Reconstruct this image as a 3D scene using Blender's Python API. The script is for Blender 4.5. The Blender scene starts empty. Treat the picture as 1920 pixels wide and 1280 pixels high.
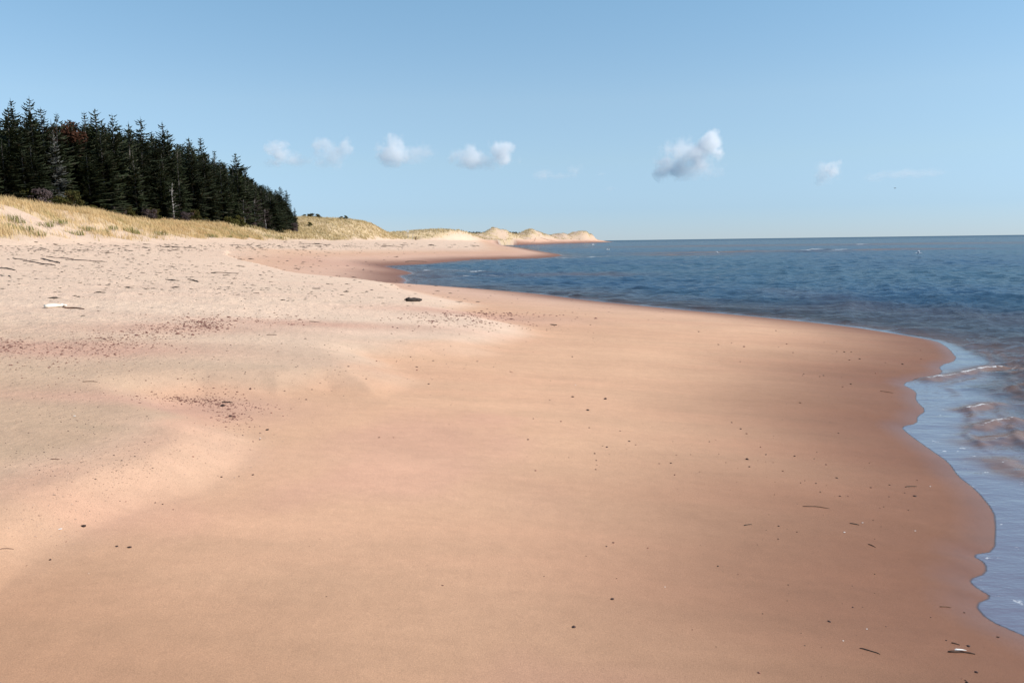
import bpy, math, random
import numpy as np
from mathutils import Matrix, Vector

S = bpy.context.scene
col = S.collection
# ------------------------------------------------------------------ camera
EYE = 2.1
FPX = 1600.0
PITCH = math.atan(186.8 / FPX)
ROLL = math.atan(0.0135)
Fw = np.array([0, math.cos(PITCH), -math.sin(PITCH)])
U0 = np.array([0, math.sin(PITCH), math.cos(PITCH)])
R0 = np.array([1.0, 0, 0])
Rt = R0 * math.cos(ROLL) - U0 * math.sin(ROLL)
Up = U0 * math.cos(ROLL) + R0 * math.sin(ROLL)
cam = bpy.data.objects.new('camera', bpy.data.cameras.new('camera'))
col.objects.link(cam)
cam.matrix_world = Matrix(((Rt[0], Up[0], -Fw[0], 0), (Rt[1], Up[1], -Fw[1], 0), (Rt[2], Up[2], -Fw[2], EYE), (0, 0, 0, 1)))
cam.data.sensor_width = 36
cam.data.lens = 36 * FPX / 1920
cam.data.clip_start = 0.1
cam.data.clip_end = 60000
S.camera = cam

# ------------------------------------------------------------------ sky, sun, exposure
SUN_EL, SUN_AZ = math.radians(40), math.radians(99)      # azimuth clockwise from +Y
SKY_STRENGTH = 0.10
W = bpy.data.worlds.new('World'); S.world = W; W.use_nodes = True
wn = W.node_tree; bgn = wn.nodes['Background']
sky = wn.nodes.new('ShaderNodeTexSky'); sky.sky_type = 'NISHITA'; sky.sun_disc = False
sky.sun_elevation = SUN_EL; sky.sun_rotation = SUN_AZ
sky.air_density = 1.0; sky.dust_density = 0.0; sky.ozone_density = 2.2; sky.altitude = 0
tint = wn.nodes.new('ShaderNodeMix'); tint.data_type = 'RGBA'; tint.blend_type = 'MULTIPLY'
tint.inputs[0].default_value = 1
# the photograph's clear, cyan sky: a tint that depends on height above the horizon only, the same all round
wtc = wn.nodes.new('ShaderNodeTexCoord'); wsp = wn.nodes.new('ShaderNodeSeparateXYZ'); wcr = wn.nodes.new('ShaderNodeValToRGB')
wn.links.new(wtc.outputs['Generated'], wsp.inputs[0]); wn.links.new(wsp.outputs['Z'], wcr.inputs[0]); wn.links.new(wcr.outputs[0], tint.inputs[7])
SKY_TINT = [(0.0, (.50, .69, 1.16)), (.035, (.57, .74, 1.12)), (.09, (.84, .92, 1.05)), (.156, (1.06, 1.10, 1.10)), (.28, (1.12, 1.28, 1.22))]
wcr.color_ramp.elements[0].position = 0; wcr.color_ramp.elements[0].color = (*SKY_TINT[0][1], 1)
wcr.color_ramp.elements[1].position = SKY_TINT[-1][0]; wcr.color_ramp.elements[1].color = (*SKY_TINT[-1][1], 1)
for p_, c_ in SKY_TINT[1:-1]: wcr.color_ramp.elements.new(p_).color = (*c_, 1)
wn.links.new(sky.outputs[0], tint.inputs[6]); wn.links.new(tint.outputs[2], bgn.inputs[0])
bgn.inputs[1].default_value = SKY_STRENGTH
sl = bpy.data.lights.new('sun', 'SUN'); sl.energy = 4.7; sl.angle = math.radians(0.53); sl.color = (1.0, 0.95, 0.87)
so = bpy.data.objects.new('sun', sl); col.objects.link(so)
sd = Vector((math.sin(SUN_AZ) * math.cos(SUN_EL), math.cos(SUN_AZ) * math.cos(SUN_EL), math.sin(SUN_EL)))
so.rotation_euler = (-sd).to_track_quat('-Z', 'Y').to_euler(); so.location = (0, 0, 60)
S.view_settings.view_transform = 'Standard'; S.view_settings.look = 'None'
S.view_settings.exposure = 0.3; S.view_settings.gamma = 1; S.view_settings.use_curve_mapping = False
S.render.engine = 'CYCLES'
S.cycles.volume_step_rate = 1.0; S.cycles.volume_bounces = 8; S.cycles.max_bounces = 16
S.cycles.transparent_max_bounces = 12

# ------------------------------------------------------------------ helpers
def ray(px, py):
    px = np.asarray(px, float); py = np.asarray(py, float)
    a = ((px - 960) / FPX)[..., None]; b = ((640 - py) / FPX)[..., None]
    return Fw + a * Rt + b * Up
def on_z(px, py, z=0.0):
    r = ray(px, py); t = (z - EYE) / r[..., 2]
    return r[..., 0] * t, r[..., 1] * t
def at_depth(px, py, Y):
    r = ray(px, py); t = Y / r[..., 1]
    return r[..., 0] * t, r[..., 1] * t, EYE + r[..., 2] * t
def project(x, y, z):
    v = np.stack([x, y, z - EYE], -1)
    f = v @ Fw
    return 960 + FPX * (v @ Rt) / f, 640 - FPX * (v @ Up) / f
_rng = np.random.RandomState(5)
_lat = _rng.rand(257, 257)
def vnoise(x, y):
    xi = np.floor(x).astype(int); yi = np.floor(y).astype(int)
    fx = x - xi; fy = y - yi; fx = fx * fx * (3 - 2 * fx); fy = fy * fy * (3 - 2 * fy)
    a = _lat[xi % 257, yi % 257]; b = _lat[(xi + 1) % 257, yi % 257]
    c = _lat[xi % 257, (yi + 1) % 257]; d = _lat[(xi + 1) % 257, (yi + 1) % 257]
    return (a * (1 - fx) + b * fx) * (1 - fy) + (c * (1 - fx) + d * fx) * fy
def fbm(x, y, o=4):
    s = 0; a = 0.5; t = 0
    for i in range(o):
        s = s + a * vnoise(x * 2 ** i + 13.7 * i, y * 2 ** i + 7.1 * i); t += a; a *= 0.5
    return s / t
def sstep(a, b, x):
    t = np.clip((x - a) / (b - a), 0, 1); return t * t * (3 - 2 * t)
def seg_dist(x, y, P):
    best = np.full(x.shape, 1e18)
    for (ax, ay), (bx, by) in zip(P[:-1], P[1:]):
        dx, dy = bx - ax, by - ay; L = dx * dx + dy * dy + 1e-12
        t = np.clip(((x - ax) * dx + (y - ay) * dy) / L, 0, 1)
        q = (x - ax - t * dx) ** 2 + (y - ay - t * dy) ** 2
        np.minimum(best, q, out=best)
    return np.sqrt(best)
def inside(x, y, P):
    r = np.zeros(x.shape, bool); n = len(P)
    for i in range(n):
        ax, ay = P[i]; bx, by = P[(i + 1) % n]
        if ay == by: continue
        c = ((ay > y) != (by > y)) & (x < (bx - ax) * (y - ay) / (by - ay) + ax)
        r ^= c
    return r
def link(name, me, parent=None, mat=None):
    o = bpy.data.objects.new(name, me); col.objects.link(o)
    if parent: o.parent = parent
    if mat and me is not None and not me.materials: me.materials.append(mat)
    return o
def tag(o, label=None, cat=None, group=None, kind=None):
    for k, v in (('label', label), ('category', cat), ('group', group), ('kind', kind)):
        if v: o[k] = v
    return o
def np_mesh(name, V, F, smooth=True):
    """V (n,3); F (m,3) or (m,4)"""
    V = np.ascontiguousarray(V, np.float32); F = np.ascontiguousarray(F, np.int32)
    me = bpy.data.meshes.new(name); k = F.shape[1]
    me.vertices.add(len(V)); me.vertices.foreach_set('co', V.ravel())
    me.loops.add(F.size); me.loops.foreach_set('vertex_index', F.ravel())
    me.polygons.add(len(F)); me.polygons.foreach_set('loop_start', np.arange(0, F.size, k, dtype=np.int32))
    me.polygons.foreach_set('loop_total', np.full(len(F), k, np.int32))
    me.polygons.foreach_set('use_smooth', np.full(len(F), smooth, bool))
    me.update(calc_edges=True); me.validate(); return me
def fattr(me, name, a):
    t = me.attributes.new(name, 'FLOAT', 'POINT'); t.data.foreach_set('value', np.ascontiguousarray(a, np.float32).ravel())
def cattr(me, name, a):
    t = me.attributes.new(name, 'FLOAT_COLOR', 'POINT')
    c = np.ones((len(a), 4), np.float32); c[:, :3] = a; t.data.foreach_set('color', c.ravel())

# ------------------------------------------------------------------ the lie of the land
shore_px = [(1920,1192),(1851,1162),(1826,1133),(1860,1119),(1832,1103),(1814,1087),(1848,1075),(1848,1056),(1820,1040),(1864,1034),
 (1866,990),(1864,959),(1828,916),(1797,894),(1778,866),(1750,847),(1706,816),(1688,800),(1719,794),(1719,781),(1737,770),(1716,750),
 (1719,734),(1688,719),(1734,708),(1769,700),(1759,686),(1797,675),(1778,652),(1756,639),(1694,628),(1600,613),(1500,602),(1400,592),
 (1300,583),(1200,573),(1100,563),(1020,552),(940,545),(880,541),(800,537),(753,532),(763,525),(747,517),(778,513),(757,507),(737,503),
 (720,499),(760,497),(807,495),(832,492),(877,488),(934,486),(1000,485),(1039,482),(1060,478.5),(1012,471),(981,465.5),(942,460.5)]
sx, sy = on_z([p[0] for p in shore_px], [p[1] for p in shore_px])
shore = list(zip(sx, sy)) + [(-9, 522), (18, 575), (38, 690), (76, 850), (106, 940), (132, 1100), (160, 1400)]
def chaikin(P):
    P = [np.array(p) for p in P]; out = [P[0]]
    for a, b_ in zip(P[:-1], P[1:]): out += [a * .78 + b_ * .22, a * .22 + b_ * .78]
    return [tuple(p) for p in out + [P[-1]]]
shore = chaikin(shore)
SH = [(-300, -6000), (-40, -400), (3.0, -60), (3.4, -10), (3.3, 0), (3.05, 3.0)] + shore + \
     [(shore[-1][0] + 40, shore[-1][1] + 350), (100, 2300), (-600, 3200), (-9000, 9000)]
WATER = SH + [(-9000, 60000), (60000, 60000), (60000, -6000)]
foot_y = [-6000, -400, -100, -20, 20, 45, 60, 90, 130, 190, 350, 480, 560, 660, 700, 820, 920, 1000, 1200, 1400, 2500, 9000]
foot_x = [-500, -70, -26, -26, -27, -29, -31, -32, -34, -38, -36, -15, 6, 27, 34, 64, 92, 104, 112, 116, -200, -9500]
footz_y = [-100, 45, 60, 90, 190, 350, 480, 700, 1000, 1400]
footz_v = [2.0, 2.08, 2.25, 2.65, 2.75, 3.2, 3.4, 3.4, 2.6, 1.2]
plat_y = [-100, 50, 75, 90, 115, 145, 180, 215, 280, 350, 480, 600, 750, 950, 1100, 1300, 2500]
plat_v = [5.0, 5.6, 5.6, 5.0, 5.2, 5.0, 4.9, 4.2, 4.6, 5.2, 6.6, 7.0, 7.0, 6.4, 3.6, 1.6, 3.0]
# (px, py of the top, distance, half-width x m, half-width y m, power)
hills_src = [(585, 409, 260, 14, 45, 2), (628, 413, 262, 11, 40, 3), (655, 416, 265, 6, 28, 3), (820, 431, 430, 22, 45, 2), (850, 433, 440, 12, 30, 2),
 (928, 427, 560, 6, 30, 2), (944, 431, 560, 7, 30, 2), (960, 437, 570, 6, 26, 2), (995, 430, 660, 8, 45, 2), (1012, 434, 660, 9, 40, 3), (1032, 438, 700, 9, 30, 2),
 (1052, 437, 820, 9, 30, 2), (1082, 435, 900, 11, 35, 2), (1094, 433.5, 910, 8, 35, 3), (1110, 439, 920, 8, 30, 2)]
hills = []
for px_, py_, D, wx, wy, p in hills_src:
    X, Y, Z = at_depth(px_, py_, D); hills.append((float(X), float(Y), float(Z), wx, wy, p))
# upper berm with its cusp horns (traced on the sand, in metres)
berm_px = [(-500,1240),(-100,1080),(0,1020),(120,955),(250,900),(340,875),(420,835),(440,805),(400,783),(330,765),(280,748),(380,735),(520,735),(620,722),
 (700,722),(760,700),(735,682),(700,668),(800,662),(900,650),(950,632),(1000,618),(985,606),(930,598),(860,588),(900,572),(760,540)]
bx_, by_ = on_z([p[0] for p in berm_px], [p[1] for p in berm_px], 0.6)
BM = list(zip(bx_, by_))
BERM = BM + [(-20, 60), (-26, 80), (-60, 80), (-60, -20), (-6, -1)]
def land(x, y):
    x = np.asarray(x, float); y = np.asarray(y, float)
    d = seg_dist(x, y, SH); w = inside(x, y, WATER); d = np.where(w, -d, d)
    wob = 1.6 * (fbm(x * 0.11 + 50, y * 0.11, 3) - 0.5) * 2
    e = (np.interp(y, foot_y, foot_x) - x) * 0.97 + wob
    zf = np.interp(y, footz_y, footz_v)
    dl = np.maximum(d, 0)
    t = dl / (dl + np.maximum(-e, 0) + 1e-3)
    zb = zf * t ** 0.86
    ed = sstep(-1.0, 9.5 + .018 * np.clip(y - 200, 0, 900), e)
    ed *= sstep(.5, 16, d)
    pl = np.interp(y, plat_y, plat_v)
    z = zb + np.maximum(pl - zf, 0) * ed * (0.9 + 0.2 * fbm(x * .2, y * .2, 3))
    z += np.clip(e - 11, 0, 60) * 0.035 * (y < 400)
    dn = sstep(-2, 4, e) * sstep(1, 14, d)
    for hx, hy, hz, wx, wy, p in hills:
        g = np.exp(-(np.abs((x - hx) / wx) ** p) - ((y - hy) / wy) ** 2)
        z = np.maximum(z, z + (hz - z) * g * dn)
    z += dn * (fbm(x * .35, y * .35, 4) - .5) * (0.7 + 0.0018 * np.clip(y, 0, 900))
    zw = -0.02 - 0.095 * np.maximum(-d, 0); zw = np.maximum(zw, -0.7 - 0.006 * np.maximum(-d, 0)); zw = np.maximum(zw, -6)
    far = np.hypot(x, y)
    # gentle bar offshore
    z = np.where(d > 0, z, zw + 0.02)
    # cusps
    near = (x > -40) & (x < 12) & (y > -10) & (y < 70)
    bd = np.full(x.shape, -5.0)
    if near.any():
        q = seg_dist(x[near], y[near], BM); ins = inside(x[near], y[near], BERM)
        bd[near] = np.where(ins, q, -q)
    sc = np.clip(y / 9.0, 0.6, 2.4)
    z += np.where(near, 0.15 * sstep(-0.25 * sc, 0.65 * sc, bd + 0.25 * (fbm(x * 1.3, y * .9, 3) - .5)), 0) * sstep(1.0, 4.0, d)
    z += 0.035 * (fbm(x * .45 + 9, y * .3, 3) - .5) * sstep(.5, 4, d) + 0.012 * (fbm(x * 2.2, y * 2.0, 3) - .5) * sstep(1.5, 6, d) \
        + 0.06 * (fbm(x * 1.4, y * 1.4, 3) - .5) * sstep(7, 14, d) * (y < 200) + 0.035 * (fbm(x * 4.1, y * 4.1, 2) - .5) * sstep(6, 12, d) * (y < 70)
    return z, d, e, bd
def hit(px, py):
    """first meeting of the view ray through a photo point with the ground"""
    px = np.atleast_1d(np.asarray(px, float)); py = np.atleast_1d(np.asarray(py, float))
    r = ray(px, py); r = r / r[:, 1:2]
    ts = np.exp(np.linspace(math.log(1.5), math.log(1500), 420))
    X = r[:, 0:1] * ts; Y = r[:, 1:2] * ts; Z = EYE + r[:, 2:3] * ts
    G = land(X.ravel(), Y.ravel())[0].reshape(X.shape); G = np.maximum(G, 0)
    k = np.argmax(Z < G, 1); k = np.maximum(k, 1); i = np.arange(len(px))
    a = Z[i, k - 1] - G[i, k - 1]; b = G[i, k] - Z[i, k]; f = np.clip(a / (a + b + 1e-9), 0, 1)
    t = ts[k - 1] + (ts[k] - ts[k - 1]) * f
    x = r[:, 0] * t; y = r[:, 1] * t
    return x, y, land(x, y)[0]

# ------------------------------------------------------------------ materials
def new_mat(name):
    m = bpy.data.materials.new(name); m.use_nodes = True; n = m.node_tree
    return m, n, n.nodes['Principled BSDF']
def N(n, t, **k):
    o = n.nodes.new(t)
    for a, b in k.items(): setattr(o, a, b)
    return o
def math_(n, op, a, b=None, clamp=False):
    o = n.nodes.new('ShaderNodeMath'); o.operation = op; o.use_clamp = clamp
    for i, v in enumerate((a, b)):
        if v is None: continue
        if isinstance(v, (int, float)): o.inputs[i].default_value = v
        else: n.links.new(v, o.inputs[i])
    return o.outputs[0]
def mixc(n, f, a, b, mode='MIX'):
    o = n.nodes.new('ShaderNodeMix'); o.data_type = 'RGBA'; o.blend_type = mode
    for i, v in ((0, f), (6, a), (7, b)):
        if isinstance(v, (int, float)): o.inputs[i].default_value = v
        elif isinstance(v, tuple): o.inputs[i].default_value = (*v, 1)
        else: n.links.new(v, o.inputs[i])
    return o.outputs[2]
def noise(n, scale, detail=3, vec=None, rough=.5):
    o = n.nodes.new('ShaderNodeTexNoise'); o.inputs['Scale'].default_value = scale; o.inputs['Detail'].default_value = detail
    o.inputs['Roughness'].default_value = rough
    if vec is not None: n.links.new(vec, o.inputs['Vector'])
    return o.outputs[0]
def ramp(n, f, a, b, c0=0.0, c1=1.0):
    o = n.nodes.new('ShaderNodeMapRange'); o.inputs[1].default_value = a; o.inputs[2].default_value = b
    o.inputs[3].default_value = c0; o.inputs[4].default_value = c1; n.links.new(f, o.inputs[0]); return o.outputs[0]
def simple(name, c1, c2, scale=8, rough=.85, bump=0.0, spec=.3, seedvar=0.0):
    m, n, p = new_mat(name)
    tc = N(n, 'ShaderNodeTexCoord'); f = noise(n, scale, 4, tc.outputs['Object'])
    c = mixc(n, ramp(n, f, .35, .65), c1, c2)
    if seedvar:
        oi = N(n, 'ShaderNodeObjectInfo'); v = ramp(n, oi.outputs['Random'], 0, 1, 1 - seedvar, 1 + seedvar)
        hv = N(n, 'ShaderNodeHueSaturation'); n.links.new(c, hv.inputs['Color']); n.links.new(v, hv.inputs['Value']); c = hv.outputs[0]
    n.links.new(c, p.inputs['Base Color']); p.inputs['Roughness'].default_value = rough
    p.inputs['Specular IOR Level'].default_value = spec
    if bump:
        b = N(n, 'ShaderNodeBump'); b.inputs['Strength'].default_value = bump; b.inputs['Distance'].default_value = .02
        n.links.new(noise(n, scale * 4, 4, tc.outputs['Object']), b.inputs['Height']); n.links.new(b.outputs[0], p.inputs['Normal'])
    return m
M = {}
M['bark'] = simple('spruce_bark', (.09, .075, .065), (.16, .14, .125), 6, .9, .3)
M['dead'] = simple('dead_wood', (.22, .20, .19), (.34, .32, .30), 6, .9, .3)
M['pale_wood'] = simple('bleached_driftwood', (.62, .56, .47), (.78, .74, .66), 5, .8, .4)
M['dark_wood'] = simple('wet_dark_wood', (.018, .013, .010), (.045, .032, .024), 7, .8, .4)
M['brown_wood'] = simple('brown_stick', (.07, .035, .022), (.14, .075, .05), 9, .85, .3, seedvar=.4)
M['weed'] = simple('dried_seaweed', (.05, .035, .026), (.14, .10, .07), 9, .9, .3, seedvar=.5)
M['pebble_dark'] = simple('dark_pebble', (.03, .018, .015), (.08, .04, .032), 30, .75, seedvar=.5)
M['pebble_red'] = simple('red_sandstone_pebble', (.16, .065, .045), (.26, .12, .09), 30, .8, seedvar=.35)
M['shell'] = simple('white_shell', (.72, .68, .62), (.85, .82, .78), 20, .45)
M['gull_white'] = simple('gull_white', (.75, .75, .76), (.8, .8, .8), 4, .6)
M['gull_grey'] = simple('gull_grey', (.25, .27, .30), (.35, .37, .4), 4, .6)
M['gull_dark'] = simple('bird_dark', (.05, .05, .05), (.09, .09, .09), 4, .6)
M['post'] = simple('weathered_post', (.35, .31, .28), (.5, .46, .42), 4, .85, .2)
M['panel'] = simple('pale_sign_board', (.7, .72, .7), (.8, .8, .78), 3, .6)
def foliage(name, c1, c2, c3=None, scale=.6, trans=.12, seedvar=.3):
    m, n, p = new_mat(name)
    g = N(n, 'ShaderNodeNewGeometry'); tc = N(n, 'ShaderNodeTexCoord')
    f = noise(n, scale, 4, tc.outputs['Object'], .6)
    c = mixc(n, ramp(n, f, .35, .65), c1, c2)
    if c3:
        f2 = noise(n, scale * 2.3, 2, g.outputs['Position'])
        c = mixc(n, ramp(n, f2, .56, .7), c, c3)
    oi = N(n, 'ShaderNodeObjectInfo'); v = ramp(n, oi.outputs['Random'], 0, 1, 1 - seedvar, 1 + seedvar)
    hv = N(n, 'ShaderNodeHueSaturation'); n.links.new(c, hv.inputs['Color']); n.links.new(v, hv.inputs['Value'])
    n.links.new(hv.outputs[0], p.inputs['Base Color']); p.inputs['Roughness'].default_value = .8
    p.inputs['Specular IOR Level'].default_value = .15
    tr = N(n, 'ShaderNodeBsdfTranslucent'); n.links.new(hv.outputs[0], tr.inputs[0])
    mx = N(n, 'ShaderNodeMixShader'); mx.inputs[0].default_value = trans
    n.links.new(p.outputs[0], mx.inputs[1]); n.links.new(tr.outputs[0], mx.inputs[2])
    n.links.new(mx.outputs[0], n.nodes['Material Output'].inputs[0]); return m
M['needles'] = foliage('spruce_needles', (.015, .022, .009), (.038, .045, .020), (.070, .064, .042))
M['lichen'] = foliage('lichen_grey_twigs', (.05, .052, .045), (.11, .11, .10))
M['rust'] = foliage('rust_leaves', (.05, .02, .010), (.10, .04, .02))
M['olive'] = foliage('olive_leaves', (.05, .05, .012), (.10, .09, .025), (.12, .07, .03))
M['purple'] = foliage('bare_purple_twigs', (.07, .05, .05), (.13, .10, .10))
M['grass_gold'] = foliage('dry_marram', (.56, .39, .19), (.66, .49, .27), (.42, .33, .15), .15, .3, 0)
M['grass_olive'] = foliage('olive_marram', (.44, .335, .17), (.56, .43, .24), (.35, .285, .14), .05, .3, 0)
M['grass_green'] = foliage('green_tufts', (.15, .155, .05), (.27, .25, .10), None, .6, .3, 0)
M['far_wood'] = foliage('far_evergreens', (.015, .022, .02), (.03, .04, .035), None, .02, .0, 0)

# sand
ms, n, p = new_mat('beach_sand'); geo = N(n, 'ShaderNodeNewGeometry'); pos = geo.outputs['Position']
ac = N(n, 'ShaderNodeAttribute', attribute_name='sand'); aw = N(n, 'ShaderNodeAttribute', attribute_name='wet'); ar = N(n, 'ShaderNodeAttribute', attribute_name='rough')
grain = noise(n, 150, 4, pos, .8); med = noise(n, 9, 5, pos, .6); big = noise(n, 1.1, 4, pos)
mp = N(n, 'ShaderNodeMapping'); mp.inputs['Scale'].default_value = (.35, 1.6, 1); mp.inputs['Rotation'].default_value = (0, 0, .25); n.links.new(pos, mp.inputs[0])
streak = noise(n, 1.6, 5, mp.outputs[0], .6)
g1 = ramp(n, grain, .3, .7, .78, 1.22); g2 = ramp(n, med, .3, .7, .955, 1.045); g3 = ramp(n, big, .3, .7, .96, 1.04); g4 = ramp(n, streak, .3, .7, .93, 1.07)
v = math_(n, 'MULTIPLY', math_(n, 'MULTIPLY', g1, g2), math_(n, 'MULTIPLY', g3, g4))
vm = N(n, 'ShaderNodeVectorMath', operation='SCALE'); n.links.new(ac.outputs['Color'], vm.inputs[0]); n.links.new(v, vm.inputs['Scale'])
hue = mixc(n, ramp(n, noise(n, .8, 4, mp.outputs[0]), .4, .65, 0, .45), vm.outputs[0], (.97, .90, .90), 'MULTIPLY')
n.links.new(hue, p.inputs['Base Color'])
n.links.new(ramp(n, aw.outputs['Fac'], 0, 1, .92, .42), p.inputs['Roughness']); n.links.new(ramp(n, aw.outputs['Fac'], 0, 1, .15, .4), p.inputs['Specular IOR Level'])
h = math_(n, 'ADD', math_(n, 'MULTIPLY', grain, .0022), math_(n, 'MULTIPLY', math_(n, 'MULTIPLY', med, ar.outputs['Fac']), .05))
h = math_(n, 'ADD', h, math_(n, 'MULTIPLY', math_(n, 'MULTIPLY', noise(n, 32, 3, pos), ar.outputs['Fac']), .012))
b = N(n, 'ShaderNodeBump'); b.inputs['Strength'].default_value = .8; b.inputs['Distance'].default_value = 1; n.links.new(h, b.inputs['Height']); n.links.new(b.outputs[0], p.inputs['Normal'])
M['sand'] = ms

# sea water
mw, n, p = new_mat('sea_water'); n.nodes.remove(p); out = n.nodes['Material Output']
geo = N(n, 'ShaderNodeNewGeometry'); pos = geo.outputs['Position']
ad = N(n, 'ShaderNodeAttribute', attribute_name='depth'); af = N(n, 'ShaderNodeAttribute', attribute_name='foam'); ach = N(n, 'ShaderNodeAttribute', attribute_name='chop')
ash = N(n, 'ShaderNodeAttribute', attribute_name='shoal')
mp = N(n, 'ShaderNodeMapping'); mp.inputs['Scale'].default_value = (.6, 1.25, 1); mp.inputs['Rotation'].default_value = (0, 0, .15); n.links.new(pos, mp.inputs[0])
w1 = noise(n, 1.1, 3, mp.outputs[0], .55); w2 = noise(n, 4.2, 4, mp.outputs[0], .7); w3 = noise(n, .3, 3, mp.outputs[0])
hh = math_(n, 'ADD', math_(n, 'ADD', math_(n, 'MULTIPLY', w1, .16), math_(n, 'MULTIPLY', w2, .055)), math_(n, 'MULTIPLY', w3, .10))
hh = math_(n, 'MULTIPLY', math_(n, 'SUBTRACT', hh, .5 * (.16 + .055 + .10)), ach.outputs['Fac'])
bw = N(n, 'ShaderNodeBump'); bw.inputs['Strength'].default_value = 1; bw.inputs['Distance'].default_value = 1; n.links.new(hh, bw.inputs['Height'])
fr = N(n, 'ShaderNodeFresnel'); fr.inputs[0].default_value = 1.34; n.links.new(bw.outputs[0], fr.inputs['Normal'])
frv = math_(n, 'MULTIPLY', fr.outputs[0], ramp(n, ach.outputs['Fac'], .1, .6, 1.0, .66))
frv = math_(n, 'ADD', frv, ramp(n, ach.outputs['Fac'],     .2, .5, .30, 0.0), True)
frv = math_(n, 'MULTIPLY', frv, ramp(n, ach.outputs['Fac'], 1.0, 1.6, 1.0, .38))
frv = math_(n, 'MULTIPLY', frv, ramp(n, ash.outputs['Fac'], 0, 1, 1.0, .35))
frv = math_(n, 'MULTIPLY', frv, ramp(n, ad.outputs['Fac'], 0.0, .0012, 0.0, 1.0))
gl = N(n, 'ShaderNodeBsdfAnisotropic'); gl.inputs['Roughness'].default_value = .06; n.links.new(bw.outputs[0], gl.inputs['Normal'])
dens = math_(n, 'SUBTRACT', 1.0, math_(n, 'POWER', 2.718, math_(n, 'MULTIPLY', ad.outputs['Fac'], -3.2)))
bluef = ramp(n, ad.outputs['Fac'], .10, .45)
patch = noise(n, .035, 3, pos)
deep = mixc(n, ramp(n, patch, .4, .62), (.040, .090, .135), (.028, .070, .130))
body = mixc(n, bluef, (.125, .15, .185), deep)
film = math_(n, 'MULTIPLY', ramp(n, ach.outputs['Fac'], .2, .5, 1.0, 0.0), ramp(n, ad.outputs['Fac'], 0.0, .0012, 0.0, .72))
body = mixc(n, film, body, (.27, .18, .20))
dens = math_(n, 'MAXIMUM', dens, film)
body = mixc(n, ash.outputs['Fac'], body, (.21, .125, .09))
dens = math_(n, 'MAXIMUM', dens, ash.outputs['Fac'])
df = N(n, 'ShaderNodeBsdfDiffuse'); n.links.new(body, df.inputs[0]); n.links.new(bw.outputs[0], df.inputs['Normal'])
tp = N(n, 'ShaderNodeBsdfTransparent'); tp.inputs[0].default_value = (.93, .95, .96, 1)
m1 = N(n, 'ShaderNodeMixShader'); n.links.new(dens, m1.inputs[0]); n.links.new(tp.outputs[0], m1.inputs[1]); n.links.new(df.outputs[0], m1.inputs[2])
m2 = N(n, 'ShaderNodeMixShader'); n.links.new(frv, m2.inputs[0]); n.links.new(m1.outputs[0], m2.inputs[1]); n.links.new(gl.outputs[0], m2.inputs[2])
fm = N(n, 'ShaderNodeBsdfDiffuse'); fm.inputs[0].default_value = (.66, .68, .70, 1)
fb = noise(n, 16, 5, pos, .75); ff = ramp(n, math_(n, 'ADD', math_(n, 'MULTIPLY', fb, 1.3), math_(n, 'SUBTRACT', math_(n, 'MULTIPLY', af.outputs['Fac'], .6), 1.10)), 0, .25)
ff = math_(n, 'MULTIPLY', ff, .85)
m3 = N(n, 'ShaderNodeMixShader'); n.links.new(ff, m3.inputs[0]); n.links.new(m2.outputs[0], m3.inputs[1]); n.links.new(fm.outputs[0], m3.inputs[2])
n.links.new(m3.outputs[0], out.inputs[0]); M['sea'] = mw

# ------------------------------------------------------------------ ground sheet
def polar(rs, th):
    R_, T_ = np.meshgrid(rs, th, indexing='ij'); x = (R_ * np.sin(T_)).ravel(); y = (R_ * np.cos(T_)).ravel()
    a, b_ = len(rs), len(th); i = np.arange(a * b_).reshape(a, b_)
    F = np.stack([i[:-1, :-1], i[:-1, 1:], i[1:, 1:], i[1:, :-1]], -1).reshape(-1, 4)
    return x, y, F
D2R = math.pi / 180
th = np.concatenate([np.arange(-180, -44, 4), np.arange(-40, -34, 1), np.arange(-34, 34.01, .125), np.arange(35, 41, 1), np.arange(44, 181, 4)]) * D2R
th[0] = -math.pi; th[-1] = math.pi
rs = [0.05, .6, 1.2, 1.8, 2.3]
while rs[-1] < 1800: rs.append(rs[-1] * (1.0085 if rs[-1] < 260 or 450 < rs[-1] < 720 else 1.015))
while rs[-1] < 15000: rs.append(rs[-1] * 1.25)
x, y, F = polar(np.array(rs), th)
z, d, e, bd = land(x, y)
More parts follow.
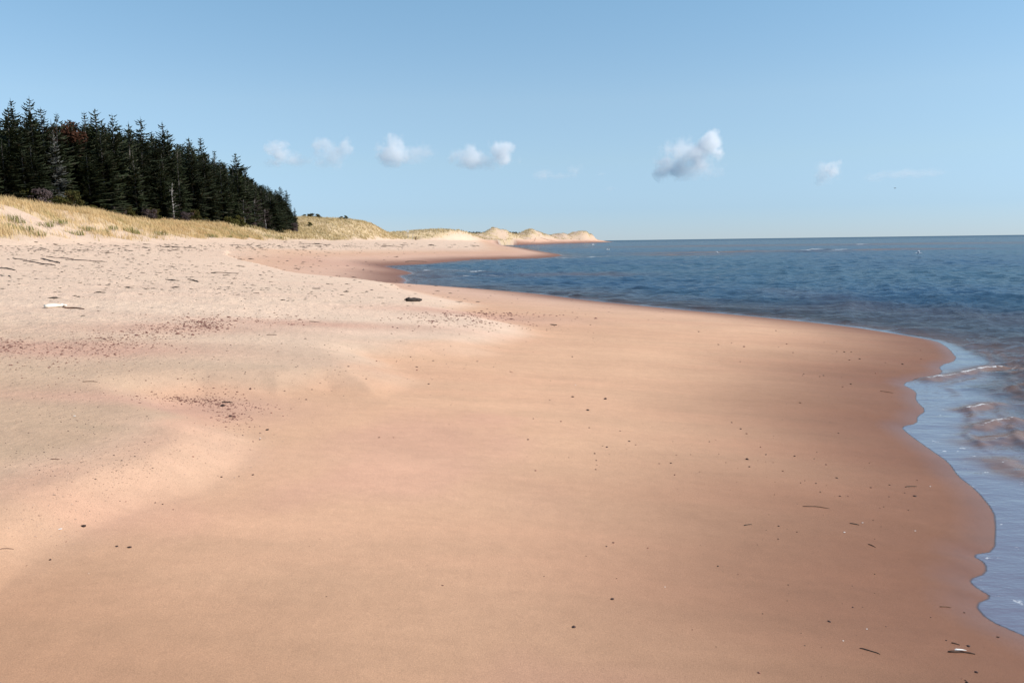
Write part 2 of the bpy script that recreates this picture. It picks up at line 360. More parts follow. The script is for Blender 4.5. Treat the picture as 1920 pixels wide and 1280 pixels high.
def sand_colour(x, y, d, e, bd):
    low = np.array([.54, .325, .205]); up = np.array([.44, .30, .20]); upf = np.array([.625, .455, .335]); pink = np.array([.51, .325, .235]); bright = np.array([.52, .345, .24])
    n1 = fbm(x * .5, y * .35, 4); n2 = fbm(x * .16 + 30, y * .12, 4)
    def hblob(px_, py_, sx_, sy_):
        X, Y, _z = hit([px_], [py_]); return np.exp(-((x - X[0]) / sx_) ** 2 - ((y - Y[0]) / sy_) ** 2)
    hb_ = np.clip(hblob(60,950,1.2,1.0) + hblob(220,870,1.0,.8) + hblob(370,815,.8,.6) + hblob(685,695,.8,.5) + hblob(850,652,1.2,.5) + hblob(1010,605,1.2,.5), 0, 1)
    ksc = np.clip(y / 7, 1, 4); k = sstep(.6 * hb_ - .12 * ksc, .6 * hb_ + .25 * ksc, bd + .25 * (n1 - .5))[:, None]
    farup = sstep(6.5, 15, y)[:, None]
    upc = up * (1 - farup) + upf * farup
    k2 = np.maximum(k, (sstep(7, 16, d + 4 * (n2 - .5)))[:, None] * sstep(10, 20, y)[:, None])
    far_pink = (sstep(14, 30, y) * sstep(12, 3, d))[:, None]
    c = low * (1 - far_pink) + pink * 1.04 * far_pink
    c = c * (1 - k2) + upc * k2
    # dry bright lips of the cusps
    lip = (sstep(-.45, .1, bd) * sstep(1.05, .65, bd) * sstep(45, 20, y) * np.clip(hb_ + .12, 0, 1))[:, None] * (.7 + .3 * sstep(.35, .6, n1))[:, None]
    c = c * (1 - .7 * lip) + bright * .7 * lip
    # reddish pebbly swales
    def blob(px_, py_, sx_, sy_, rot=0):
        X, Y, _z = hit([px_], [py_]); X, Y = X[0], Y[0]; dx = x - X; dy = y - Y; a = math.cos(rot) * dx + math.sin(rot) * dy; b2 = -math.sin(rot) * dx + math.cos(rot) * dy
        return np.exp(-(a / sx_) ** 2 - (b2 / sy_) ** 2)
    pk = blob(150, 650, 1.9, .6, .3) + blob(330, 615, 1.6, .6, .35) + blob(20, 655, 1.3, .5) + blob(420, 760, .75, .5, .1) + blob(620, 608, 2.2, .5, .1) + .8 * blob(200, 745, 1.2, .3, .1) + .9 * blob(700, 500, 8, 9, .1) + blob(900, 592, 2.2, .8, .1) + .7 * blob(1000, 480, 14, 20)
    pk = np.clip(pk * (.5 + .9 * n1), 0, 1)[:, None]
    c = c * (1 - .8 * pk) + pink * np.array([.95, .88, .88]) * .8 * pk
    rd = (sstep(.47, .62, fbm(x * .42 + 77, y * .3 + 3, 4)) * (1 - k[:, 0]) * sstep(14, 7, y))[:, None]
    c = c * (1 - rd * .6) + np.array([.52, .295, .205]) * rd * .6
    # damp to wet
    dd = np.maximum(d, 0) + .5 * (n1 - .5) * sstep(.3, 1.5, d)
    damp = 1 - sstep(.1, np.clip(3.4 + .03 * y, 3, 5), dd)
    wet = 1 - sstep(.02, .5, dd)
    m_ = (1 - damp[:, None] * (1 - np.array([.37, .285, .26]))) * (1 - wet[:, None] * (1 - np.array([.95, .93, .92])))
    c = c * m_
    near_tone = (sstep(5.5, 2.2, y + 1.5 * (n1 - .5) + .25 * x) * (1 - .5 * k[:, 0]))[:, None]; c = c * (1 - near_tone * (1 - np.array([.75, .71, .67])))  # separate tone: sand gets darker and warmer towards the near foreground
    # dune: pale sand or grass litter
    dn = sstep(-1.2, 1.0, e)[:, None]
    ds = np.array([.60, .44, .325])[None] * (1 - .17 * sstep(380, 500, y))[:, None]; c = c * (1 - dn) + ds * dn
    return c, np.maximum(wet, damp * .35)
def grass_mask(x, y, e):
    n_ = fbm(x * .22 + 4, y * .16 + 9, 4); nn = fbm(x * .6 + 40, y * .5, 3)
    near = sstep(2.6, 6.5, e + 9 * (n_ - .5) + 3 * (nn - .5)) + .35 * sstep(.55, .66, nn) * sstep(.2, 1.5, e) + .95 * sstep(1.0, 2.0, e) * ((y < 56) & (y > 30)) * sstep(6, 4, e)
    mid = sstep(.3, 2.5, e + 3 * (n_ - .5))
    f = sstep(70, 105, y); g = near * (1 - f) + mid * f
    # the far blown-out dunes: bare faces
    bare = sstep(470, 540, y) * sstep(.46, .56, n_ + .12 * sstep(500, 1000, y))
    return np.clip(g * (1 - .9 * bare) * (1 - .85 * np.exp(-((y - 66) / 8) ** 2 - ((e - 3.0) / 2.4) ** 2)), 0, 1) * (y < 1150) * (.6 + .4 * nn)
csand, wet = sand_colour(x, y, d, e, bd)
gm = grass_mask(x, y, e)
gl_ = np.array([.50, .37, .20]); gf = np.array([.48, .365, .20]); fq = sstep(110, 200, y)[:, None]
gcol = gl_ * (1 - fq) + gf * fq
gcol = gcol * (.75 + .5 * fbm(x * .5, y * .35, 4))[:, None]
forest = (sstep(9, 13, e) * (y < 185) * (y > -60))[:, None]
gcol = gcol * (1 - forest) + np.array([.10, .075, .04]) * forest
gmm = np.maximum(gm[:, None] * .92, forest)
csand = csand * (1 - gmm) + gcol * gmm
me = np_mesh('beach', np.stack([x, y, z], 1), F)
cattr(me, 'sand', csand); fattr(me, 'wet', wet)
fattr(me, 'rough', .10 * sstep(.5, 3, d) + sstep(6, 13, d) * .9 + sstep(0, .8, bd) * .25 + sstep(0, 2, e) * 1.2)
tag(link('beach', me, mat=M['sand']), kind='structure', label='pink and tan sand beach rising to grassy dunes')

# ------------------------------------------------------------------ sea
thw = np.concatenate([np.arange(-180, -36, 6), np.arange(-36, -12, 1.5), np.arange(-12, 34.01, .115), np.arange(36, 60, 2), np.arange(60, 181, 6)]) * D2R
thw[0] = -math.pi; thw[-1] = math.pi
rs = [2.0]
while rs[-1] < 90: rs.append(rs[-1] * 1.0048)
while rs[-1] < 260: rs.append(rs[-1] * 1.008)
while rs[-1] < 900: rs.append(rs[-1] * 1.013)
while rs[-1] < 45000: rs.append(rs[-1] * 1.2)
x, y, F = polar(np.array(rs), thw)
z, d, e, bd = land(x, y)
keep = (d < 1.2); F = F[keep[F].any(1)]
used = np.unique(F); rem = np.full(len(x), -1); rem[used] = np.arange(len(used)); F = rem[F]; x, y, z, d = x[used], y[used], z[used], d[used]
off = np.maximum(-d, 0); rr = np.hypot(x, y)
nearf = sstep(17, 9, y)
calm = sstep(.05 + .45 * nearf, .5 + 2.1 * nearf, off + .8 * nearf * (fbm(x * .8, y * .8, 3) - .5))
rng = np.random.RandomState(3); wz = np.zeros_like(x)
for i in range(26):
    lam = 0.30 * (1.16 ** i) * rng.uniform(.9, 1.1)
    a = rng.normal(-1.15, .75); kx, ky = math.cos(a) * 2 * math.pi / lam, math.sin(a) * 2 * math.pi / lam
    ph = kx * x + ky * y + rng.uniform(0, 6.28) + 2.5 * fbm(x * .3 / max(lam, .5) + i * 3, y * .3 / max(lam, .5), 2)
    fade = sstep(.0, 1, lam / (rr * .0035 * 3 + 1e-6) - .6)
    wz += ((1 - np.abs(np.sin(ph * .5))) ** 1.3 - .295) * .026 * min(lam, 1.8) ** .8 * (1.0 if lam < 4 else .5) * fade
wz = wz * (1 + .25 * sstep(2, 7, off)) * (.10 + .9 * calm) * sstep(0, .5, off) * np.clip(.55 + .9 * fbm(x * .25, y * .2, 3), 0, 2) * .8
foam = np.zeros_like(x); shoal = np.zeros_like(x)
# small breakers rolling on to the sand
br = [([(1738,712),(1800,703),(1850,690),(1880,688)], .085, .12, 1.15), ([(1812,770),(1845,762),(1862,758)], .075, .09, 1.05), ([(1838,802),(1870,792),(1905,790)], .085, .10, .9),
      ([(1842,832),(1880,824),(1960,812)], .06, .12, .65), ([(1876,866),(1905,882),(1990,905)], .06, .12, .6), ([(1900,660),(1960,655)], .05, .2, .45),
      ([(800,509),(868,508)], .12, .7, 1.15), ([(775,517),(850,518),(930,517)], .09, .5, 1.0), ([(882,512),(905,512)], .18, .6, 1.2), ([(1000,486.5),(1100,482.5),(1180,479),(1260,477)], .05, 1.0, 1.0),
      ([(1400,471),(1440,470)], .35, 2.2, .8), ([(1495,472),(1530,471.5)], .45, 2.6, .98), ([(1535,471),(1555,470.5)], .45, 2.6, 1.0), ([(1560,472),(1580,471)], .4, 2.4, .95),
      ([(1578,459.5),(1590,459)], .5, 3, 1.1), ([(1612,459.5),(1622,459)], .5, 3, 1.1), ([(1675,466),(1690,465.5)], .3, 2, .85), ([(1350,474),(1480,472.5)], .2, 2.5, .62), ([(1580,471),(1720,466)], .2, 2.5, .62), ([(950,470),(1060,466)], .1, 3, .55)]
for pts, amp, wd, fo in br:
    X, Y = on_z([q[0] for q in pts], [q[1] for q in pts]); P = list(zip(X, Y))
    m_ = (x > X.min() - 8 * wd) & (x < X.max() + 8 * wd) & (y > Y.min() - 8 * wd) & (y < Y.max() + 8 * wd)
    xs, ys = x[m_], y[m_]; q = seg_dist(xs, ys, P); jag = fbm(xs * 3 / wd * .17, ys * 3 / wd * .17, 4)
    g = np.exp(-(q / wd) ** 2) * (.35 + 1.3 * jag)
    wz[m_] += amp * .42 * g * (.5 + .9 * fbm(xs * 9, ys * 9, 3))
    foam[m_] = np.maximum(foam[m_], fo * np.exp(-(q / (wd * (.8 if Y.max() > 30 else .4))) ** 2) * (.45 + .85 * jag))
    shoal[m_] = np.maximum(shoal[m_], (1.25 if amp > .055 and Y.max() < 20 else .25) * (.35 + 1.1 * fbm(xs * 6, ys * 9, 3)) * np.exp(-(q / (wd * 2.2)) ** 2))
for k_, (o0, am) in enumerate(((.55, .008), (.9, .014), (1.3, .022), (1.75, .03), (2.3, .038), (3.0, .045), (3.8, .05), (4.8, .05), (5.9, .045))):
    ww = .06 + .02 * k_; al = fbm(x * .55 + 17 * k_, y * .55 + 5 * k_, 3); oo = off + min(1.1, .7 * o0) * (fbm(x * .7 + 9 * k_, y * .7, 3) - .5) + .12 * (fbm(x * 5, y * 5, 2) - .5) - o0
    prof = np.where(oo > 0, np.exp(-(oo / (ww * 1.4)) ** 2), np.exp(-(oo / (ww * .55)) ** 2)); A = sstep(.33, .56, al) * sstep(19, 12, y) * sstep(.2, .6, off)
    wz += 1.7 * am * A * prof * (.45 + 1.1 * fbm(x * 4, y * 4, 3)); foam = np.maximum(foam, .95 * sstep(.58, .75, al) * A * np.exp(-((oo + .03) / (ww * .55)) ** 2) * (.5 + .9 * fbm(x * 6, y * 6, 3)))
    shoal = np.maximum(shoal, 1.25 * (fbm(x * 5 + 3, y * 9, 3) + .1) * A * np.exp(-((oo + .02) / (ww * 1.3)) ** 2))
def band(px0, py0, px1, py1, w_, k_):
    X, Y = on_z([px0, px1], [py0, py1]); q = seg_dist(x, y, [(X[0], Y[0]), (X[1], Y[1])]); return k_ * np.exp(-(q / w_) ** 2)
nz = fbm(x * .12, y * .05, 4)
for bnd in ((1280, 474, 1720, 467, 9, .65), (1330, 461, 1700, 457, 40, .45), (1450, 545, 1560, 560, 1.5, .15), (1600, 575, 1920, 600, 2.0, .3), (1040, 515, 1120, 515, 3, .3), (1250, 478, 1290, 478, 6, .6)):
    shoal = np.maximum(shoal, band(*bnd) * (.4 + 1.1 * nz))
shoal = np.maximum(shoal, .4 * sstep(5, 1, off) * sstep(.3, 2, off) * nearf * (.4 + nz))
silt = sstep(.52, .66, fbm(x * 1.1 + 8, y * 2.4, 4)) * sstep(1.2, 2.2, off) * sstep(7, 3, off) * sstep(14, 9, y)
shoal = np.maximum(shoal, .5 * silt)
edge = np.exp(-((off - .04) / .05) ** 2) * (fbm(x * 1.5, y * 1.5, 3) > .5) * (y < 30)
foam = np.maximum(foam, .5 * edge)
speck = sstep(.69, .76, fbm(x * 9, y * 9, 3)) * sstep(2.2, .2, off) * (y < 14)
foam = np.maximum(foam, .8 * speck)
deptha = np.maximum(-z, 0); wz = np.maximum(wz, -.5 * deptha); sw = sstep(.08, .9, off) * (1 - calm)
me = np_mesh('sea', np.stack([x, y, wz + 0.0015], 1), F)
fattr(me, 'depth', deptha); fattr(me, 'foam', foam); fattr(me, 'shoal', np.clip(shoal, 0, .9))
fattr(me, 'chop', (.33 + .67 * calm) * (1 + .5 * calm * (y < 30)) * (np.clip(.45 + rr / 60, .6, 1.0) + .6 * sstep(200, 2500, rr)))
tag(link('sea', me, mat=M['sea']), kind='structure', label='choppy blue sea meeting the sand')

# ------------------------------------------------------------------ dune grass
def blades(name, X, Y, Z, hgt, wid, mat, seed=0, lean=(-.35, .1)):
    rg = np.random.RandomState(seed); n_ = len(X); a = rg.uniform(0, 2 * math.pi, n_); hh_ = hgt * rg.uniform(.55, 1.15, n_); w_ = wid * rg.uniform(.7, 1.3, n_)
    lx = (lean[0] + rg.normal(0, .28, n_)) * hh_; ly = (lean[1] + rg.normal(0, .28, n_)) * hh_
    ca, sa = np.cos(a) * w_, np.sin(a) * w_; z0 = Z - .08
    V = np.stack([np.stack([X - ca, Y - sa, z0], 1), np.stack([X + ca, Y + sa, z0], 1),
                  np.stack([X + ca * .7 + lx * .35, Y + sa * .7 + ly * .35, z0 + hh_ * .62], 1), np.stack([X - ca * .7 + lx * .35, Y - sa * .7 + ly * .35, z0 + hh_ * .62], 1),
                  np.stack([X + lx, Y + ly, z0 + hh_], 1)], 1).reshape(-1, 3)
    b_ = np.arange(n_)[:, None] * 5
    T = np.concatenate([b_ + np.array([0, 1, 2]), b_ + np.array([0, 2, 3]), b_ + np.array([3, 2, 4])])
    return link(name, np_mesh(name, V, T, False), mat=mat)
rg = np.random.RandomState(11)
def scatter(n_, y0, y1, e0, e1, thr=1.0, pw=1.0):
    yy = y0 + (y1 - y0) * rg.rand(n_) ** pw; ee = rg.uniform(e0, e1, n_); xx = np.interp(yy, foot_y, foot_x) - ee
    zz, dd, e2, _ = land(xx, yy); g = grass_mask(xx, yy, e2)
    cl = sstep(.35, .6, fbm(xx * 1.1 + 3, yy * 1.1, 3)) * .75 + .25
    k = rg.rand(n_) < g * cl * thr
    px_, _p = project(xx, yy, zz); k &= (px_ > -120) & (px_ < 2000)
    return xx[k], yy[k], zz[k]
X, Y, Z = scatter(150000, 30, 125, -.5, 13, 1.1, 1.1)
tag(blades('dune_grass', X, Y, Z, .62, .017, M['grass_gold'], 1), 'golden dry beach grass covering the crest of the near dune', 'grass', kind='stuff')
X, Y, Z = scatter(95000, 110, 300, 0, 45, 1.0, .9)
tag(blades('dune_grass', X, Y, Z, .75, .05, M['grass_olive'], 2), 'olive and straw beach grass on the dunes beyond the forest', 'grass', kind='stuff')
X, Y, Z = scatter(70000, 290, 1000, 0, 60, 1.0, .8)
tag(blades('dune_grass', X, Y, Z, .9, .14, M['grass_olive'], 3), 'thin olive beach grass on the far bare dunes', 'grass', kind='stuff')
# green tufts scattered on the bare sand of the near dune, countable ones
tuft_px = [(30,418),(45,432),(22,410),(86,425),(163,432),(68,440),(108,420),(205,430),(248,437),(140,440),(12,428),(190,437),(235,432),(300,440),(395,444),(425,445),(455,446),(480,447),(500,444),(520,447)]
hx, hy, hz = hit([q[0] for q in tuft_px], [q[1] for q in tuft_px])
for i in range(len(tuft_px)):
    n_ = 70; r_ = .5 * (1 + .006 * hy[i]); a = rg.uniform(0, 6.28, n_); q = r_ * np.sqrt(rg.rand(n_))
    o = blades('grass_tuft', np.cos(a) * q, np.sin(a) * q, np.zeros(n_) + .03,   .38 * (1 + .003 * hy[i]), .017 * (1 + hy[i] * .004), M['grass_green'], 50 + i)
    o.location = (hx[i], hy[i], hz[i])
    tag(o, 'green grass tuft growing on the bare pale sand of the dune foot', 'grass tuft', 'green tufts along the dune foot')

# ------------------------------------------------------------------ trees
def tri_mesh(name, V, T): return np_mesh(name, np.array(V), np.array(T), False)
def tube(pts, rads, k=7):
    V = []; T = []
    for j, (p_, r_) in enumerate(zip(pts, rads)):
        p_ = np.array(p_, float); q = np.array(pts[min(j + 1, len(pts) - 1)], float) - np.array(pts[max(j - 1, 0)], float); q /= np.linalg.norm(q) + 1e-9
        u = np.cross(q, [0.3, 0.2, .9] if abs(q[2]) < .9 else [1, 0, 0]); u /= np.linalg.norm(u); w = np.cross(q, u)
        for i in range(k): a = 2 * math.pi * i / k; V.append(p_ + r_ * (math.cos(a) * u + math.sin(a) * w))
    for j in range(len(pts) - 1):
        for i in range(k):
            a, b_, c, d_ = j * k + i, j * k + (i + 1) % k, (j + 1) * k + (i + 1) % k, (j + 1) * k + i; T += [(a, b_, c), (a, c, d_)]
    V.append(np.array(pts[0], float)); V.append(np.array(pts[-1], float)); s = len(V)
    for i in range(k): T.append((s - 2, (i + 1) % k, i)); e_ = (len(pts) - 1) * k; T.append((s - 1, e_ + i, e_ + (i + 1) % k))
    return V, T
def merge(parts):
    V = []; T = []
    for v, t in parts: o_ = len(V); V += list(v); T += [tuple(i + o_ for i in q) for q in t]
    return V, T
def spruce_crown(seed, rmax=.17, z0=.06, gap=.12, top=.0):
    """unit-height spruce crown built of drooping sprays"""
    rd = random.Random(seed); V = []; T = []; z = z0; lopside = rd.uniform(0, 6.28)
    while z < .985:
        f = (z - z0) / (1 - z0); env = (1 - f) ** .66 * (1 - .35 * math.exp(-f * 9)); env = env * rmax + .010
        env *= rd.uniform(.72, 1.22); nb = 8 if f < .6 else (6 if f < .85 else 4)
        for b_ in range(nb):
            if rd.random() < gap: continue
            ph = 6.283 * (b_ + rd.random() * .9) / nb; L = env * rd.uniform(.55, 1.2) * (1 + .15 * math.cos(ph - lopside)); dr = rd.uniform(.05, .45) * (1.15 - f); up = .18 + .45 * f
            dx, dy = math.cos(ph), math.sin(ph); zz = z + rd.uniform(-.006, .006); st = 5 if L > .06 else 4
            w0 = max(.28 * L, .006)
            for s_ in range(st):
                s0 = (s_ + .15) / st; s1 = min(1.08, s0 + 1.45 / st)
                def P(s, side=0.0, drop=0.0):
                    r_ = L * s; return (dx * r_ - dy * side, dy * r_ + dx * side, zz + L * (up * s * s * .6 - dr * s) - drop)
                wd = w0 * (1.05 - .75 * s0) * rd.uniform(.7, 1.3)
                for sg in (-1, 1):
                    i = len(V); V += [P(s0), P(s0 + .22, sg * wd * .45, wd * .05), P(s1, sg * wd, wd * rd.uniform(.15, .6)), P(s0 + .42, sg * wd * .12, 0)]; T += [(i, i + 1, i + 2), (i, i + 2, i + 3)]
                if rd.random() < .75:
                    i = len(V); V += [P(s0, .004), P(s1, -.004), P((s0 + s1) / 2, rd.uniform(-.01, .01), .010 + .16 * L * rd.random())]; T.append((i, i + 1, i + 2))
        z += rd.uniform(.011, .021) + .007 * f
    i = len(V); V += [(-.0035, 0, .94), (.0035, .002, .94), (0, 0, 1.01), (0, -.004, .94), (0, .004, .94)]; T += [(i, i + 1, i + 2), (i + 3, i + 4, i + 2)]
    return V, T
def leafy(seed, rx, rz, n_, leaf, clumps=14):
    rd = random.Random(seed); V = []; T = []; C = []
    for i in range(clumps):
        a = rd.uniform(0, 6.28); q = math.sqrt(rd.random()) * .7; zc = rd.uniform(-.6, .75); C.append((q * math.cos(a) * rx, q * math.sin(a) * rx, (zc * math.sqrt(max(.05, 1 - q * q))) * rz, rd.uniform(.25, .42)))
    for i in range(n_):
        c = rd.choice(C); u = Vector((rd.gauss(0, 1), rd.gauss(0, 1), rd.gauss(0, 1))).normalized() * (rd.random() ** .5) * c[3]
        p_ = Vector((c[0] + u.x * rx, c[1] + u.y * rx, c[2] + u.z * rz)); a = Vector((rd.gauss(0, 1), rd.gauss(0, 1), rd.gauss(0, .6))).normalized() * leaf; b_ = a.cross(Vector((rd.gauss(0, 1), rd.gauss(0, 1), rd.gauss(0, 1)))).normalized() * leaf * .5
        k = len(V); V += [tuple(p_ - a), tuple(p_ + b_), tuple(p_ + a), tuple(p_ - b_)]; T += [(k, k + 1, k + 2), (k, k + 2, k + 3)]
    return V, T
def twigs(seed, H, rad, n_, thick=.01):
    rd = random.Random(seed); parts = []
    for i in range(n_):
        z0 = rd.uniform(.15, .9) * H; a = rd.uniform(0, 6.28); L = rad * rd.uniform(.4, 1.1) * (1.1 - .7 * z0 / H); up = rd.uniform(-.1, .7)
        p0 = (0, 0, z0); p1 = (math.cos(a) * L * .5, math.sin(a) * L * .5, z0 + up * L * .3); p2 = (math.cos(a + .2) * L, math.sin(a + .2) * L, z0 + up * L * .9)
        parts.append(tube([p0, p1, p2], [thick, thick * .7, thick * .2], 3))
        for j in range(4):
            t_ = rd.uniform(.3, 1); q0 = tuple(p0[m] + (p2[m] - p0[m]) * t_ for m in range(3)); a2 = a + rd.choice((-1, 1)) * rd.uniform(.4, 1); l2 = L * .35
            parts.append(tube([q0, (q0[0] + math.cos(a2) * l2, q0[1] + math.sin(a2) * l2, q0[2] + rd.uniform(-.1, .5) * l2)], [thick * .6, thick * .15], 3))
    return merge(parts)
NV = 9
crowns = []
for i in range(NV):
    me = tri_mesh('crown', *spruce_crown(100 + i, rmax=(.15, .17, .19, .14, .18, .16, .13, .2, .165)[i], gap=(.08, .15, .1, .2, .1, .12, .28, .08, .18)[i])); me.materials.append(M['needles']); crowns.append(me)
grey_crown = tri_mesh('crown', *spruce_crown(333, rmax=.15, gap=.45, z0=.15)); grey_crown.materials.append(M['lichen'])
tv, tt = tube([(0, 0, -.06), (.002, .001, .2), (-.002, .002, .55), (0, 0, .96)], [.0165, .0135, .008, .0018], 7)
trunk_me = tri_mesh('trunk', tv, tt); trunk_me.materials.append(M['bark'])
def make_tree(x, y, hgt, crown, name, label, cat, group, fat=1.0, tr=trunk_me):
    z_ = float(land(np.array([x]), np.array([y]))[0][0])
    r_ = bpy.data.objects.new(name, None); col.objects.link(r_); r_.location = (x, y, z_ - .05); r_.rotation_euler = (random.gauss(0, .015), random.gauss(0, .015), random.uniform(0, 6.28))
    r_.scale = (hgt * fat, hgt * fat, hgt); r_.empty_display_size = .3
    tag(r_, label, cat, group); link('trunk', tr, r_); link('crown', crown, r_); return r_
random.seed(8)
GR = 'spruces of the forest behind the dune'
hero = [(6,196,'tall dark spruce at the very left edge of the forest'), (20,183,'spiky spruce between the left edge and the tallest twin-tipped tree'), (55,178,'tallest spruce of the forest with its ragged tip near the left edge'),
 (78,200,'thin sparse spruce top just right of the tallest tree'), (99,210,'ragged spruce left of the rust coloured crown'), (157,208,'pointed spruce just right of the rust coloured crown'), (184,203,'broad topped tall spruce right of the rust coloured crown'),
 (209,213,'narrow spruce beside the broad topped one'), (237,226,'slim spruce tip between two taller trees left of the middle of the forest'), (260,218,'tall spruce with a knobbly tip at the middle of the forest'), (300,226,'sharp tall spruce standing alone above the middle of the forest'),
 (314,240,'lower partner right beside the sharp tall spruce'), (352,256,'spruce with a forked tip where the forest begins to fall away'), (378,256,'open branched spruce high on the falling right side of the forest'), (400,281,'short dark tip right of the open branched spruce'),
 (442,286,'lone pointed spruce rising clear of the sloping canopy'), (462,312,'stub topped spruce just below the lone pointed one'), (500,345,'low spruce tip on the right slope of the forest'), (525,348,'thin bare topped spruce near the right end of the forest'), (536,354,'small spruce beside the thin bare topped one at the right end'), (553,388,'last little spruce at the right end of the forest')]
placed = []
for i, (px_, py_, lab) in enumerate(hero):
    k = abs((px_ - 960) / FPX); Dp = (46.5 if px_ < 480 else 45.5) / k; X, Y, Z = at_depth(px_, py_, Dp); g = float(land(np.array([float(X)]), np.array([float(Y)]))[0][0])
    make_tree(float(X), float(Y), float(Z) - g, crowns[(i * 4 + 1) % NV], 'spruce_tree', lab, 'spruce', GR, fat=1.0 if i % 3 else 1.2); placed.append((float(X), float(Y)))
sil_x = [-60, 0, 60, 110, 150, 200, 250, 300, 340, 380, 420, 450, 480, 500, 530, 548, 566, 575]
sil_y = [196, 202, 214, 228, 226, 226, 240, 250, 264, 278, 297, 312, 330, 344, 358, 386, 418, 428]
count = 0
for row in range(7):
    xb = -43.3 - row * 2.7; yb = abs(xb) / .64
    while True:
        yb += random.uniform(1.75, 2.9)
        X = xb + random.uniform(-.9, .9); Yb = yb
        pxx = 960 + X / Yb * FPX
        if pxx > 562 - row * 3 : break
        if min((X - a) ** 2 + (Yb - b_) ** 2 for a, b_ in placed) < 1.4: continue
        g = float(land(np.array([X]), np.array([Yb]))[0][0])
        ytop = np.interp(pxx, sil_x, sil_y); zt = EYE + (466 - .0135 * pxx - ytop) / FPX * Yb
        Hh = max(2.0, (zt - g)) * random.uniform(.86 if row else .62, 1.0)
        if row == 0:
            part_ = 'left' if pxx < 190 else ('middle' if pxx < 380 else 'right')
            lab = 'dark spruce in the front row at the %s of the forest, touching the dune grass' % part_; gg = 'front row spruces at the %s of the forest' % part_
        else:
            part_ = 'left' if pxx < 190 else ('middle' if pxx < 380 else 'right')
            lab = 'dark spruce crowded inside the %s of the forest, only its upper crown showing' % part_; gg = 'spruces crowded inside the %s of the forest' % part_
        if random.random() < .08:
            make_tree(X, Yb, Hh * .92, grey_crown, 'dead_spruce', 'grey lichen covered half dead spruce among the dark green ones', 'dead spruce', 'grey half dead spruces in the forest', .9)
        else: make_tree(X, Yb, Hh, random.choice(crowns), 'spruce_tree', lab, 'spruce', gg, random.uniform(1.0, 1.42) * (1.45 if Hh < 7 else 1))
        placed.append((X, Yb)); count += 1
print('trees', count)
# rust-leaved broadleaf crown behind the spruces
rust = tri_mesh('crown', *[(lambda v, t: ([(a, b_, c + .72) for a, b_, c in v], t))(*leafy(3, .26, .24, 3600, .013))][0]); rust.materials.append(M['rust'])
k = (128 - 960) / FPX; Dp = 92.0; X, Y, Z = at_depth(130, 223, Dp); g = float(land(np.array([float(X)]), np.array([float(Y)]))[0][0])
make_tree(float(X), float(Y), (float(Z) - g) / .96, rust, 'maple_tree', 'rust coloured broadleaf crown rising between the dark spruces', 'tree', None, 1.0)
# pale snag and purple-grey bare trees at the right end
sn = tri_mesh('trunk', *merge([tube([(0, 0, -.2), (.05, 0, 2.2), (-.08, .05, 4.4), (.1, .05, 6.2)], [.16, .13, .09, .03], 7)])); sn.materials.append(M['dead'])
tw = tri_mesh('crown', *twigs(5, 6.2, 1.3, 26, .018)); tw.materials.append(M['dead'])
def place_abs(px_, xw, name, trunk, crown, label, cat, s=1.0, group=None):
    Yw = abs(xw / ((px_ - 960) / FPX)); g = float(land(np.array([xw]), np.array([Yw]))[0][0]); r_ = bpy.data.objects.new(name, None); col.objects.link(r_); r_.location = (xw, Yw, g - .05); r_.scale = (s,) * 3
    tag(r_, label, cat, group); link('trunk', trunk, r_); link('crown', crown, r_); return r_
place_abs(335, -41.8, 'dead_tree', sn, tw, 'pale bleached snag standing before the dark middle of the forest', 'dead tree', .8)
bt = tri_mesh('trunk', *tube([(0, 0, -.2), (.1, 0, 1.2), (-.1, .05, 2.6), (.05, 0, 4.0)], [.09, .07, .05, .02], 6)); bt.materials.append(M['dead'])
for i, (px_, s, lab) in enumerate([(466, 1.1, 'bare purple grey tree, left one of those at the forest foot'), (486, 1.25, 'large bare purple grey twiggy tree at the forest foot'), (505, 1.0, 'bare purple grey tree nearest the right end of the forest')]):
    cm = tri_mesh('crown', *twigs(70 + i, 4.2, 1.9, 60, .022)); cm.materials.append(M['purple'])
    place_abs(px_, -42.0, 'bare_tree', bt, cm, lab, 'bare tree', s, 'bare trees at the forest foot')
# shrubs along the forest foot
stem = tri_mesh('stem', *merge([tube([(0, 0, -.2), (.25 * math.cos(a), .25 * math.sin(a), .7)], [.03, .012], 5) for a in (0, 1.6, 3.1, 4.6)])); stem.materials.append(M['bark'])
shr = []
for i, mn in enumerate(('olive', 'olive', 'rust', 'olive')):
    m_ = tri_mesh('foliage', *[(lambda v, t: ([(a, b_, c + .65) for a, b_, c in v], t))(*leafy(40 + i, 1.0, .75, 1500, .07, 10))][0]); m_.materials.append(M[mn] if mn != 'rust' else M['purple']); shr.append(m_)
for i in range(34):
    px_ = random.uniform(60, 562) if i > 5 else (150, 172, 232, 246, 210, 190)[i]; xw = -42.0 + random.uniform(-.9, .7); Yw = abs(xw / ((px_ - 960) / FPX)); g = float(land(np.array([xw]), np.array([Yw]))[0][0])
    v_ = i % 4; s = random.uniform(.7, 1.5); r_ = bpy.data.objects.new('shrub', None); col.objects.link(r_); r_.location = (xw, Yw, g); r_.scale = (s, s, s * random.uniform(.8, 1.2)); r_.rotation_euler = (0, 0, random.uniform(0, 6.28))
    if v_ == 2: tag(r_, 'brownish purple leafless shrub where the forest meets the grassy dune', 'shrub', 'brown shrubs at the forest foot')
    else: tag(r_, 'olive green shrub where the forest meets the grassy dune', 'shrub', 'olive shrubs at the forest foot')
    link('foliage', shr[v_], r_); link('stem', stem, r_)
